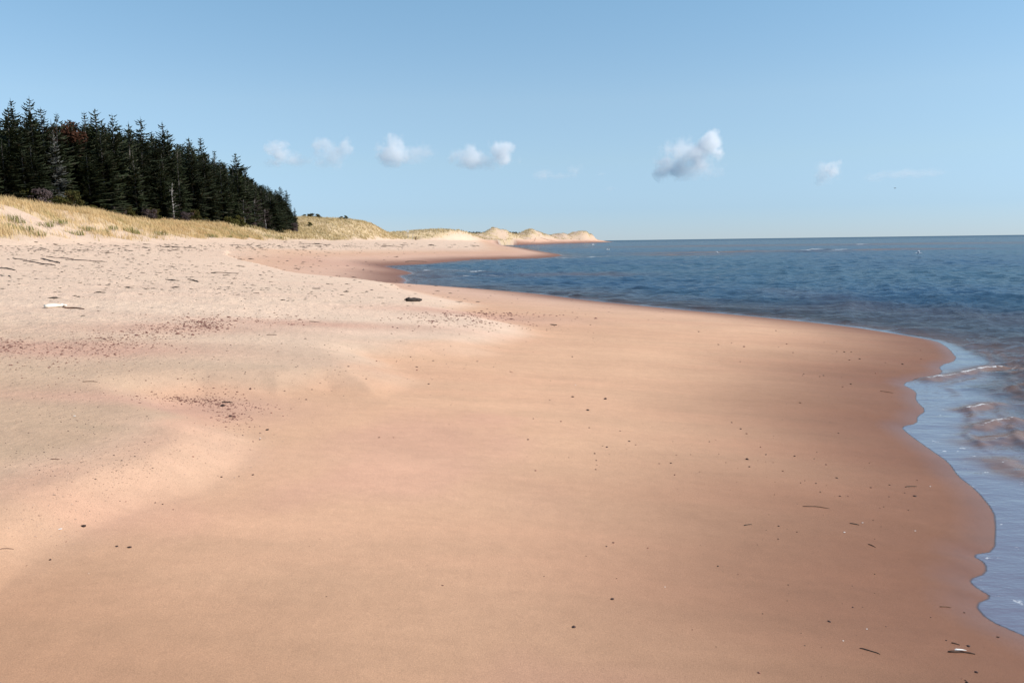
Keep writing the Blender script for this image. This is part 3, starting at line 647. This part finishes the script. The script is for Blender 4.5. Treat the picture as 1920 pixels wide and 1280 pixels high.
# low dark bushes on the dune beyond the forest
for i, (px_, py_, D_, s) in enumerate([(578,411,250,1.3),(586,413,246,1.7),(594,414,243,1.5),(572,408,258,1.2),(579,421,215,1.1),(641,418,250,1.0),(647,419,250,1.1)]):
    X, Y, Z = at_depth(px_, py_, D_); X, Y = float(X), float(Y); g = float(land(np.array([X]), np.array([Y]))[0][0]); r_ = bpy.data.objects.new('shrub', None); col.objects.link(r_); r_.location = (X, Y, g - .1); r_.scale = (s, s, s * .8)
    tag(r_, 'low dark bush on the grassy hill beyond the right end of the forest' if i < 5 else 'low bush near the drop at the right of the far grassy hill', 'shrub', 'bushes on the far grassy hill'); link('foliage', shr[i % 2], r_); link('stem', stem, r_)
# distant evergreen shore
V = []; T = []
rd = random.Random(4)
for (pa, pb, ytop, D_) in ((690, 772, 434.5, 1350), (782, 800, 433, 1300), (855, 930, 433.5, 1500), (955, 995, 434, 1550), (610, 700, 436, 1400)):
    n_ = int((pb - pa) * 2.6)
    for i in range(n_):
        pxx = pa + (pb - pa) * rd.random(); X, Y, Z = at_depth(pxx, ytop + rd.uniform(-.2, 2.6) + (1.5 if rd.random() < .3 else 0), D_ + rd.uniform(-60, 60)); X, Y, Z = float(X), float(Y), float(Z)
        w_ = rd.uniform(2, 4.5); k = len(V); z0 = 0
        for q in range(6): a = q * 1.047; V.append((X + w_ * math.cos(a), Y + w_ * math.sin(a), z0)); 
        for q in range(6): a = q * 1.047; V.append((X + w_ * .8 * math.cos(a), Y + w_ * .8 * math.sin(a), Z * .72))
        V.append((X, Y, Z))
        for q in range(6): r2 = (q + 1) % 6; T += [(k + q, k + r2, k + 6 + r2), (k + q, k + 6 + r2, k + 6 + q), (k + 6 + q, k + 6 + r2, k + 12)]
tag(link('distant_forest', tri_mesh('distant_forest', V, T), mat=M['far_wood']), 'thin blue dark line of distant evergreens behind the far dunes', 'forest', kind='stuff')

# ------------------------------------------------------------------ clouds
mc = bpy.data.materials.new('cloud_vapour'); mc.use_nodes = True; n = mc.node_tree; n.nodes.remove(n.nodes['Principled BSDF'])
tc = N(n, 'ShaderNodeTexCoord'); oi = N(n, 'ShaderNodeObjectInfo'); geo = N(n, 'ShaderNodeNewGeometry')
ln = N(n, 'ShaderNodeVectorMath', operation='LENGTH'); n.links.new(tc.outputs['Object'], ln.inputs[0])
wn1 = noise(n, .011, 5, geo.outputs['Position'], .62)
dn_ = math_(n, 'SUBTRACT', math_(n, 'ADD', 1.0, math_(n, 'MULTIPLY', math_(n, 'SUBTRACT', wn1, .52), 3.4)), math_(n, 'MULTIPLY', ln.outputs['Value'], 1.25))
dn_ = ramp(n, dn_, .0, .45); 
lp = N(n, 'ShaderNodeAttribute', attribute_name='thick'); lp.attribute_type = 'OBJECT'
dn_ = math_(n, 'MULTIPLY', dn_, lp.outputs['Fac'])
pv = N(n, 'ShaderNodeVolumePrincipled'); pv.inputs['Color'].default_value = (1, 1, 1, 1); pv.inputs['Anisotropy'].default_value = .1; n.links.new(dn_, pv.inputs['Density'])
n.links.new(pv.outputs[0], n.nodes['Material Output'].inputs['Volume'])
import bmesh
bm = bmesh.new(); bmesh.ops.create_icosphere(bm, subdivisions=3, radius=1.0); puff = bpy.data.meshes.new('puff'); bm.to_mesh(puff); bm.free(); puff.materials.append(mc)
CD = 5200.0
clouds = [
 ('small pale puffy cloud nearest the forest', [(520,283,19,17,.010), (532,296,24,13,.006), (560,303,26,9,.003), (505,303,12,9,.003)]),
 ('two lobed cloud with a bright right lobe, second from the forest', [(606,272,16,14,.006), (651,274,16,17,.014), (620,292,30,22,.004)]),
 ('rounded cloud trailing a bluish tail to its right, third from the forest', [(735,281,26,24,.011), (780,286,34,16,.004)]),
 ('low wide cloud with a bright lobe at its right end', [(878,293,30,17,.008), (940,286,26,20,.014), (910,301,50,13,.004)]),
 ('largest cloud, tall and bright on its right', [(1330,268,21,20,.016), (1322,292,26,22,.009), (1280,290,36,26,.006), (1250,312,22,24,.010), (1298,318,50,15,.004)]),
 ('small cloud with a bright right half alone at the right', [(1567,320,14,16,.014), (1543,326,18,18,.005)]),
 ('faint bluish wisp left of the largest cloud', [(1020,328,18,9,.0025), (1080,319,14,12,.0035), (1048,330,30,5,.002)]),
 ('very faint thin wisp low at the far right', [(1700,326,60,8,.0015), (1640,332,22,9,.0015)]),
 ('tiny faint wisp above the far dunes', [(1128,326,8,4,.003), (1142,354,12,4,.002)])]
for lab, puffs in clouds:
    X, Y, Z = at_depth(puffs[0][0], puffs[0][1], CD); r_ = bpy.data.objects.new('cloud', None); col.objects.link(r_); r_.location = (float(X), float(Y), float(Z)); tag(r_, lab, 'cloud')
    for (px_, py_, wx, wy, th_) in puffs:
        a, b_, c = at_depth(px_, py_, CD); o = link('puff', puff, r_); o.location = (float(a - X), float(b_ - Y), float(c - Z)); s = CD / FPX * 1.46
        o.scale = (wx * s, (wx + wy) * .5 * s, wy * s); o['thick'] = th_ * (1.1 if th_ > .0036 else 1.3)

# ------------------------------------------------------------------ gulls
def gull(px_, py_, D_, span, label, mat, wing, flap=.35, heading=0.4, name='gull'):
    X, Y, Z = at_depth(px_, py_, D_); r_ = bpy.data.objects.new(name, None); col.objects.link(r_); r_.location = (float(X), float(Y), float(Z)); r_.rotation_euler = (0, 0, heading); r_.scale = (span,) * 3
    tag(r_, label, 'bird')
    body = tri_mesh('body', *merge([tube([(-.30, 0, .01), (-.2, 0, 0), (-.02, 0, -.01), (.14, 0, 0), (.2, 0, .025), (.255, 0, .03), (.30, 0, .015)], [.02, .04, .065, .055, .035, .036, .006], 8)])); body.materials.append(mat); link('body', body, r_)
    for sg in (-1, 1):
        z1 = math.sin(flap) * .25; V = [(.08, sg * .04, .02), (-.09, sg * .04, .02), (-.06, sg * .27, .02 + z1), (.10, sg * .27, .03 + z1), (-.12, sg * .52, .02 + z1 * .8), (-.02, sg * .40, .02 + z1)]
        V += [(a, b_, c - .012) for a, b_, c in V]; T = [(0, 1, 2), (0, 2, 3), (3, 2, 4), (3, 4, 5), (6, 8, 7), (6, 9, 8), (9, 10, 8), (9, 11, 10), (0, 3, 9), (0, 9, 6), (1, 8, 2), (1, 7, 8), (2, 10, 4), (2, 8, 10), (3, 5, 11), (3, 11, 9), (5, 4, 10), (5, 10, 11)]
        w_ = tri_mesh('wing', V, T); w_.materials.append(wing); link('wing', w_, r_)
gull(1678, 353, 130, .6, 'tiny dark bird flying high over the sea at the right', M['gull_dark'], M['gull_dark'], .5, .3)
gull(1722, 475, 90, 1.1, 'white gull with raised wings low over the water at the right', M['gull_white'], M['gull_white'], 1.1, 2.6)
gull(1347, 474, 120, 1.0, 'dark winged gull over the brown shoal in the middle of the sea', M['gull_grey'], M['gull_grey'], .9, .9)
gull(1112, 459, 200, 1.1, 'white gull farthest out near the tip of the far beach', M['gull_white'], M['gull_white'], .5, .2)
gull(1140, 468, 150, 1.1, 'white gull above the line of foam beyond the sand point', M['gull_white'], M['gull_grey'], .6, .2)

# ------------------------------------------------------------------ posts in the far dunes
X, Y, Z = at_depth(765, 441, 330); g = float(land(np.array([float(X)]), np.array([float(Y)]))[0][0])
r_ = bpy.data.objects.new('sign_post', None); col.objects.link(r_); r_.location = (float(X), float(Y), g); tag(r_, 'tall post with a small white board standing in the far dune grass', 'sign')
po = tri_mesh('post', *tube([(0, 0, -.4), (.02, 0, 1.6), (0, 0, 3.3)], [.10, .09, .08], 8)); po.materials.append(M['post']); link('post', po, r_)
bm = bmesh.new(); bmesh.ops.create_cube(bm, size=1); bmesh.ops.scale(bm, vec=(.75, .06, 1.0), verts=bm.verts); bmesh.ops.translate(bm, vec=(0, -.12, 2.9), verts=bm.verts); bmesh.ops.bevel(bm, geom=bm.edges[:], offset=.012, segments=1); b_ = bpy.data.meshes.new('board'); bm.to_mesh(b_); bm.free(); b_.materials.append(M['panel']); link('board', b_, r_)
for i, (px_, hgt_, lab) in enumerate([(773.5, 2.6, 'bare leaning pole right of the white board in the far dunes'), (779, 1.3, 'short brown stump right of the leaning pole in the far dunes')]):
    X, Y, Z = at_depth(px_, 441, 330); g = float(land(np.array([float(X)]), np.array([float(Y)]))[0][0])
    m_ = tri_mesh('pole', *tube([(0, 0, -.4), (.05, 0, hgt_ * .5), (.25, 0, hgt_)], [.12 + .12 * i, .1 + .1 * i, .07 + .1 * i], 7)); o = link('wooden_pole', m_, mat=M['post'] if i == 0 else M['brown_wood']); o.location = (float(X), float(Y), g); tag(o, lab, 'pole')

# ------------------------------------------------------------------ driftwood, sticks, weed
def stick(px0, py0, px1, py1, rad, mat, name, label, cat, group=None, bend=.08, seed=0, lift=.5, knobs=False):
    rd = random.Random(seed); X, Y, Z = hit([px0, px1], [py0, py1]); p0 = np.array([X[0], Y[0], Z[0]]); p1 = np.array([X[1], Y[1], Z[1]]); L = np.linalg.norm(p1 - p0); ctr = (p0 + p1) / 2
    n_ = 7; pts = []; rr_ = []
    sd_ = np.array([-(p1 - p0)[1], (p1 - p0)[0], 0]) / L
    for i in range(n_):
        t_ = i / (n_ - 1); q = p0 + (p1 - p0) * t_ + sd_ * bend * L * math.sin(t_ * 3.1) + sd_ * rd.uniform(-.02, .02) * L; g = float(land(np.array([q[0]]), np.array([q[1]]))[0][0]); q[2] = g + rad * lift; pts.append(tuple(q - ctr)); rr_.append(rad * (1.1 - .45 * t_) * rd.uniform(.8, 1.15) * (.6 if i in (0, n_ - 1) else 1))
    parts = [tube(pts, rr_, 7)]
    if knobs:
        for j in (1, 4, 5):
            q = np.array(pts[j]); a = rd.uniform(0, 6.28); parts.append(tube([tuple(q), tuple(q + np.array([math.cos(a) * rad * 2.4, math.sin(a) * rad * 2.4, rad * rd.uniform(.1, .7)]))], [rad * .5, rad * .2], 5))
    m_ = tri_mesh(name, *merge(parts)); m_.polygons.foreach_set('use_smooth', [True] * len(m_.polygons)); o = link(name, m_, mat=mat); o.location = tuple(ctr); tag(o, label, cat, group); return o
stick(84, 578, 126, 576, .036, M['pale_wood'], 'driftwood_log', 'bleached white driftwood log lying on the pale upper sand at the left', 'driftwood', seed=1, knobs=True, bend=.03, lift=.9)
stick(118, 577, 158, 580, .018, M['brown_wood'], 'driftwood_branch', 'brown branch touching the right end of the white driftwood log', 'driftwood', seed=2, knobs=True)
stick(762, 565, 791, 565, .055, M['dark_wood'], 'driftwood_log', 'short black log lying alone on the sand left of the bay', 'driftwood', seed=3, bend=.02, lift=.7, knobs=True)
wr = [((85,481,140,486),.06),((122,487,198,491),.07),((22,484,50,488),.06),((40,490,108,499),.07),((75,485,112,494),.075),((0,503,30,507),.06),((0,516,18,519),.04),((100,470,118,472),.07),((310,462,375,467),.07),((310,524,335,527),.05),((352,524,372,529),.05),((395,511,448,513),.045),((60,470,92,468),.06),((430,459,470,461),.08),((560,457,620,459),.09),((640,461,680,463),.09),((715,461,755,463),.12),((760,491,800,491),.10),((935,454.5,965,454),.2),((992,452.5,1050,453),.22)]
for i, ((a, b_, c, d_), r_) in enumerate(wr):
    stick(a, b_, c, d_, r_ * .42, M['dark_wood'], 'seaweed_strand', 'long dark strand of wrack lying along the upper tide line', 'seaweed', 'dark strands on the upper tide line', seed=20 + i, lift=.3, bend=.03, knobs=True)
small = [((1505,949,1555,953),.006,M['brown_wood'],'faint brown reed half sunk in the wet sand, longest of the right foreground'),((1697,913,1719,912),.007,M['dark_wood'],'dark straight twig nearest the water at the right'),((1593,981,1611,984),.007,M['dark_wood'],'short dark twig touching a pale shell on the wet sand'),
 ((1612,1215,1650,1226),.006,M['dark_wood'],'curved dark weed strand at the bottom right'),((1778,1222,1828,1226),.010,M['brown_wood'],'thin brown twig holding the white shard at the bottom right'),((1784,1205,1800,1209),.007,M['brown_wood'],'small brown twig just above the white shard'),((1762,1137,1784,1139),.006,M['brown_wood'],'brown twig near the water notch at the lower right'),
 ((1628,1020,1642,1026),.007,M['brown_wood'],'small bent twig alone on the wet sand right of centre'),((1395,985,1410,983),.006,M['dark_wood'],'tiny dark forked twig on the damp sand'),((416,754,436,755),.012,M['dark_wood'],'black twig at the tip of the pebble patch on the left'),((155,716,183,716),.008,M['brown_wood'],'brown twig on the grey sand left of the pebble patch'),((95,861,112,861),.006,M['brown_wood'],'left twig on the edge of the near berm'),((0,1029,26,1029),.004,M['brown_wood'],'thin reed at the left edge of the photo'),((500,628,519,628),.012,M['weed'],'dark twig on the sand left of the bright cusp'),((580,603,600,604),.012,M['weed'],'brown twig left of the second pebble band'),((1650,733,1675,737),.007,M['brown_wood'],'faint twig near the first breaking wavelet')]
for i, ((a, b_, c, d_), r_, mt, lab) in enumerate(small):
    stick(a, b_, c, d_, r_ * .65, mt, 'twig', lab, 'twig', 'twigs lying on the sand', seed=60 + i, bend=.07, lift=.35)
# white shard and shells
def blob_mesh(name, seed, sub=2, flat=.6, rough=.3):
    bm = bmesh.new(); bmesh.ops.create_icosphere(bm, subdivisions=sub, radius=1.0); rd = random.Random(seed); off = [rd.uniform(0, 50) for _ in range(3)]
    from mathutils import noise as mn
    for v in bm.verts: k = 1 + rough * mn.noise(v.co * 1.3 + Vector(off)) * 2; v.co *= k; v.co.z *= flat
    m_ = bpy.data.meshes.new(name); bm.to_mesh(m_); bm.free(); m_.polygons.foreach_set('use_smooth', [True] * len(m_.polygons)); return m_
def shell_mesh(seed):
    """ribbed fan shell, a real cupped valve with thickness"""
    V = []; T = []; na, nr = 12, 4
    for lay in (0, 1):
        for i in range(nr + 1):
            for j in range(na + 1):
                a = -1.15 + 2.3 * j / na; r_ = i / nr; rib = 1 + .05 * math.cos(j * math.pi); V.append((math.cos(a) * r_ * 1.4 * rib - .7, math.sin(a) * r_ * rib, .45 * math.sin(r_ * 2.4) * math.cos(a * .9) + .05 * (-1) ** j * r_ - .05 * lay))
    o_ = (nr + 1) * (na + 1)
    for i in range(nr):
        for j in range(na):
            a = i * (na + 1) + j; b_ = a + 1; c = b_ + na + 1; d_ = a + na + 1; T += [(a, b_, c), (a, c, d_), (o_ + a, o_ + c, o_ + b_), (o_ + a, o_ + d_, o_ + c)]
    for j in range(na): a = nr * (na + 1) + j; T += [(a, a + 1, o_ + a + 1), (a, o_ + a + 1, o_ + a)]
    m_ = tri_mesh('shell', V, T); return m_
shm = shell_mesh(1); shm.materials.append(M['shell'])
shells = [(113,992,8,'white shell on the bright sand at the left, beside a dark pebble'),(1583,998,5,'small white shell right of centre on the wet sand'),(1617,980,5,'pale shell at the end of the short dark twig'),(1716,995,4,'tiny pale shell close to the water'),(1625,1179,5,'pale shell on the wet sand near the bottom right'),(1581,1201,4,'tiny pale shell above the bottom edge at the right'),(1744,912,4,'tiny pale shell right of the dark straight twig'),(1247,1100,3,'single pale speck of shell on the smooth sand'),(140,780,5,'small pale shell on the grey sand at the left'),(488,822,4,'pale shell chip under the dark pebbles left of centre'),(1079,722,3,'pale shell chip in the middle of the beach')]
hx, hy, hz = hit([s[0] for s in shells], [s[1] for s in shells])
for i, s in enumerate(shells):
    o = link('shell', shm); k = s[2] / FPX * hy[i] * .5; o.scale = (k, k, k); o.location = (hx[i], hy[i], hz[i] + k * .1); o.rotation_euler = (random.uniform(-.15, .15), .1, random.uniform(0, 6.28)); tag(o, s[3], 'shell', 'shells on the sand')
X, Y, Z = hit([1790, 1812], [1221, 1224]); m_ = tri_mesh('shard', *tube([(-.5, 0, 0), (-.35, .05, .05), (.1, .03, .07), (.5, 0, .01)], [.05, .13, .10, .02], 6)); o = link('razor_shell', m_, mat=M['shell'])
L = math.hypot(X[1] - X[0], Y[1] - Y[0]); o.scale = (L, L, L * .5); o.location = ((X[0] + X[1]) / 2, (Y[0] + Y[1]) / 2, (Z[0] + Z[1]) / 2 + .012); o.rotation_euler = (0, 0, math.atan2(Y[1] - Y[0], X[1] - X[0])); tag(o, 'white shard of shell lying on a twig at the bottom right', 'shell')

# pebbles
pd = [blob_mesh('pebble', i, 1, .6, .22) for i in range(5)]; pr = [m_.copy() for m_ in pd]
for m_ in pd: m_.materials.append(M['pebble_dark'])
for m_ in pr: m_.materials.append(M['pebble_red'])
named = [(157,986,9,'dark pebble beside the white shell at the left'),(243,1026,8,'right one of the two dark pebbles at the lower left'),(219,1024,6,'left one of the two dark pebbles at the lower left'),(94,1049,6,'dark pebble left of the pair at the lower left'),(1076,1175,9,'largest dark pebble on the bare smooth sand near the bottom centre'),(1148,1123,7,'dark pebble above the largest one near the bottom centre'),
 (1074,744,6,'left one of the pair of dark pebbles in the middle of the beach'),(1135,748,7,'right one of the pair of dark pebbles in the middle of the beach'),(1102,769,6,'dark pebble just below the pair in the middle of the beach'),(501,806,7,'dark pebble right of the near cusp'),(418,761,9,'black pebble under the twig of the pebble patch'),(432,781,7,'dark pebble at the lower end of the pebble patch'),
 (1401,861,7,'blackest pebble in the scatter right of centre'),(1831,1260,8,'dark pebble at the bottom edge near the right corner'),(1871,1194,6,'dark pebble nearest the water at the bottom right'),(1816,1211,7,'dark pebble right above the white shard'),(1813,1279,7,'pebble cut by the bottom edge at the right'),(1715,930,6,'dark pebble below the straight twig near the water'),(1423,1261,7,'reddish pebble at the bottom edge right of centre'),(1555,1165,7,'dark pebble between the shells at the lower right')]
rest = [(1150,1017),(1099,1042),(1137,1024),(1215,1027),(1156,1084),(362,856),(276,894),(225,939),(415,894),(448,893),(474,890),(488,812),(487,824),(445,795),(455,816),(50,1060),(106,1022),(124,1015),(1052,790),(1115,850),(1118,863),(1130,836),(1138,838),(1117,880),(1163,808),(1180,827),(1192,834),(1236,869),(1268,853),(1295,852),(1258,868),(1330,828),(1348,851),(1361,867),(1372,792),(1389,804),(1400,813),(1405,875),(1426,838),(1436,852),(1450,867),(1468,883),(1452,927),(1460,986),(1494,997),(1459,1010),(1420,1021),(1384,1076),(1346,1061),(1478,1096),(1476,1126),(1599,1138),(1478,1096),(1640,1076),(1661,1174),(1633,914),(1538,922),(1575,930),(1667,931),(1650,952),(1657,950),(1703,956),(1637,975),(1652,987),(1668,909),(1530,906),(1501,905),(1509,901),(1590,930),(1569,896),(1490,855),(1549,871),(1572,812),(1630,868),(1500,755),(1580,725),(1595,720),(1642,700),(1660,680),(1726,657),(1727,673),(1692,683),(1569,659),(1583,660),(1596,660),(1612,673),(1593,675),(1537,706),(1544,704),(1460,651),(1487,661),(1475,645),(1395,650),(1372,643),(1347,646),(1388,678),(1310,622),(1455,620),(1073,669),(957,697),(783,688),(782,694),(706,677),(743,678),(781,688),(770,669),(1031,750),(960,698),(804,720),(738,820),(711,820),(509,774),(531,780),(585,730),(574,749),(1870,1280),(1803,1272),(1810,1275),(1774,1200),(1640,1010),(1720,900),(1808,1148),(1745,1157),(1540,1213),(1540,1268),(1430,1150),(580,1024),(305,945),(291,942),(325,955),(236,940),(1000,785),(990,824),(1004,882),(830,1097),(612,1118),(600,1010),(1298,1180),(1265,890),(1020,1080)]
def put_pebble(x_, y_, z_, k, var, red, label, group):
    o = link('pebble', (pr if red else pd)[var % 5]); o.location = (x_, y_, z_ + k * .2); o.scale = (k * random.uniform(.9, 1.3), k, k * random.uniform(.7, 1)); o.rotation_euler = (0, 0, random.uniform(0, 6.28)); tag(o, label, 'pebble', group)
hx, hy, hz = hit([s[0] for s in named], [s[1] for s in named])
for i, s in enumerate(named): put_pebble(hx[i], hy[i], hz[i], s[2] / FPX * hy[i] * .5, i, 'reddish' in s[3], s[3], 'pebbles on the open sand')
hx, hy, hz = hit([s[0] for s in rest], [s[1] for s in rest])
for i, s in enumerate(rest): put_pebble(hx[i], hy[i], hz[i], random.uniform(2.2, 4.6) / FPX * hy[i] * .5, i, random.random() < .3, 'tiny pebble scattered loose on the smooth open sand', 'tiny pebbles scattered over the beach')
# gravel in the swales and on the berm (nobody could count it)
def gravel(name, label, spots, n_, mat, size, seed, kind_flat=.55, elong=1.3):
    rg = np.random.RandomState(seed); PX = []; PY = []
    w_ = np.array([s[4] for s in spots], float); w_ /= w_.sum(); ch = rg.choice(len(spots), n_, p=w_)
    for c in ch:
        s = spots[c]; a, b_ = rg.normal(0, .5, 2); PX.append(s[0] + a * s[2]); PY.append(s[1] + b_ * s[3] + a * s[2] * (s[5] if len(s) > 5 else 0))
    PX = np.array(PX); PY = np.array(PY); m_ = (PX > -15) & (PX < 1935) & (PY > 447.5); PX, PY = PX[m_], PY[m_]
    X, Y, Z = hit(PX, PY); n_ = len(X); zz, dd, ee, _ = land(X, Y); m_ = (dd > .15) & (X * X + Y * Y < 700 ** 2); X, Y, Z = X[m_], Y[m_], Z[m_]; n_ = len(X)
    sz = size * rg.lognormal(0, .35, n_) * np.clip(Y, 3, 70) / FPX; a = rg.uniform(0, 6.28, n_)
    O = np.array([(1, 0, 0), (.2, .8, .1), (-.9, .3, 0), (-.5, -.8, .05), (.5, -.7, 0), (.1, .05, 1), (-.05, .1, -.6)])
    Tt = np.array([(0, 1, 5), (1, 2, 5), (2, 3, 5), (3, 4, 5), (4, 0, 5)])
    Pv = O[None] * (1 + rg.uniform(-.25, .25, (n_, 7, 3))); Pv[:, :, 0] *= elong; Pv[:, :, 2] *= kind_flat
    c, s_ = np.cos(a)[:, None], np.sin(a)[:, None]; vx = (Pv[:, :, 0] * c - Pv[:, :, 1] * s_) * sz[:, None] + X[:, None]; vy = (Pv[:, :, 0] * s_ + Pv[:, :, 1] * c) * sz[:, None] + Y[:, None]; vz = Pv[:, :, 2] * sz[:, None] + Z[:, None]
    V = np.stack([vx, vy, vz], 2).reshape(-1, 3); T = (np.arange(n_)[:, None, None] * 7 + Tt[None]).reshape(-1, 3)
    tag(link(name, np_mesh(name, V, T, False), mat=mat), label, name.replace('_', ' '), kind='stuff')
gravel('gravel', 'fine red gravel lying in the pinkish swales of the upper sand', [(200,645,160,26,3,-.12),(330,612,110,22,2,-.1),(395,608,40,12,1),(20,650,60,20,1),(370,752,130,10,1.6,.1),(420,768,60,40,1.3,.4),(900,590,150,6,1,0),(860,600,140,8,.8,0),(520,598,100,12,.5),(100,680,260,40,.6),(900,612,160,8,.5)], 2600, M['pebble_red'], 1.5, 1)
M['crumb'] = simple('sand_crumbs', (.36, .22, .15), (.50, .34, .25), 30, .9)
gravel('sand_crumbs', 'small damp sand crumbs covering the bright lip of the near berm', [(60,960,150,90,1.2),(180,890,150,70,1.2),(330,840,160,60,.9),(420,810,120,40,.4)], 1700, M['crumb'], 1.2, 9, .5, 1.1)
gravel('gravel', 'dark grit sprinkled over the upper sand and the berm edges', [(120,560,300,110,1.0),(200,720,420,60,1.2),(120,800,240,70,.9),(130,870,160,40,.8),(700,690,260,50,.5),(1450,850,500,260,.35),(1550,1000,420,300,.3),(800,590,600,60,.9),(450,640,300,60,.7)], 1500, M['pebble_dark'], .95, 2)
# clumps of weed: the larger ones one by one
wm = [blob_mesh('seaweed_clump', 200 + i, 2, .28, .75) for i in range(6)]
for m_ in wm: m_.materials.append(M['weed'])
random.seed(21)
clp = [(103,548,9),(112,548,6),(187,549,18),(140,555,12),(102,559,18),(202,535,10),(186,534,8),(288,522,7),(326,526,14),(365,527,12),(200,541,9),(150,530,9),(67,523,9),(44,517,7),(180,479,7),(203,483,6),(247,492,9),(205,508,10),(270,541,9),(287,541,12),(355,530,7),(400,512,9),(425,516,8),(405,531,6),(428,538,9),(410,542,8),(461,548,7),(385,549,6),(475,535,10),(460,560,6),(290,588,0),(183,576,8),(184,583,7),(211,587,6),(285,577,6),(157,592,8),(594,541,14),(648,547,12),(650,533,10),(712,558,14),(820,546,12),(845,550,8),(860,566,16),(895,566,10),(675,575,6),(530,563,9),(550,564,6),(525,543,9),(742,482,8),(650,545,8),(615,533,9),(600,490,9),(590,483,6),(745,481,5),(1039,609,14),(425,658,6),(500,540,8),(505,509,9),(440,522,10),(470,517,9),(480,498,8),(455,500,10),(450,487,14),(470,486,10),(300,512,10),(268,512,9),(345,505,8),(318,500,7),(300,497,6),(390,499,7),(415,494,8)]
for _ in range(130):
    a = random.choice((random.gauss(370, 110), random.uniform(0, 640))); ln_ = random.choice((478, 500, 512, 524, 541, 541, 549)); clp.append((a, ln_ + .018 * (a - 300) + random.gauss(0, 2.2) + 2.5 * math.sin(a * .021 + ln_), 3.5 * math.exp(random.gauss(.25, .45))))
for _ in range(45): clp.append((random.uniform(60, 900), random.gauss(461, 3.5), random.uniform(5, 12)))
clp = [c for c in clp if c[2] > 0 and c[0] > -5 and c[1] > 453]
hx, hy, hz = hit([s[0] for s in clp], [s[1] for s in clp])
for i, s in enumerate(clp):
    zz, dd, ee, _ = land(hx[i:i + 1], hy[i:i + 1])
    if dd[0] < .5 or ee[0] > 2.5: continue
    k = s[2] * .85 / FPX * hy[i] * .5; o = link('seaweed_clump', wm[i % 6]); o.location = (hx[i], hy[i], hz[i] + k * .06); o.scale = (k, k * random.uniform(.35, .95), k * random.uniform(.3, .7)); o.rotation_euler = (0, 0, random.uniform(-.5, .5))
    part_ = 'left' if s[0] < 260 else ('middle' if s[0] < 520 else 'right'); where = 'close under the grass' if s[1] < 472 else ('on the tide lines' if s[1] < 556 else 'below the tide lines')
    tag(o, 'dark clump of dried seaweed %s, %s of the upper sand' % (where, part_), 'seaweed', 'seaweed clumps %s, %s' % (where, part_))
gravel('seaweed_litter', 'fine dark seaweed crumbs strewn along the upper tide lines', [(330,515,420,44,2.2),(120,470,260,10,1.2),(450,463,500,7,1.6),(700,460,300,6,1.3),(130,498,260,34,1.0),(620,545,300,34,.5),(560,470,300,14,.5)], 2000, M['weed'], 1.9, 5, .3, 2.0)
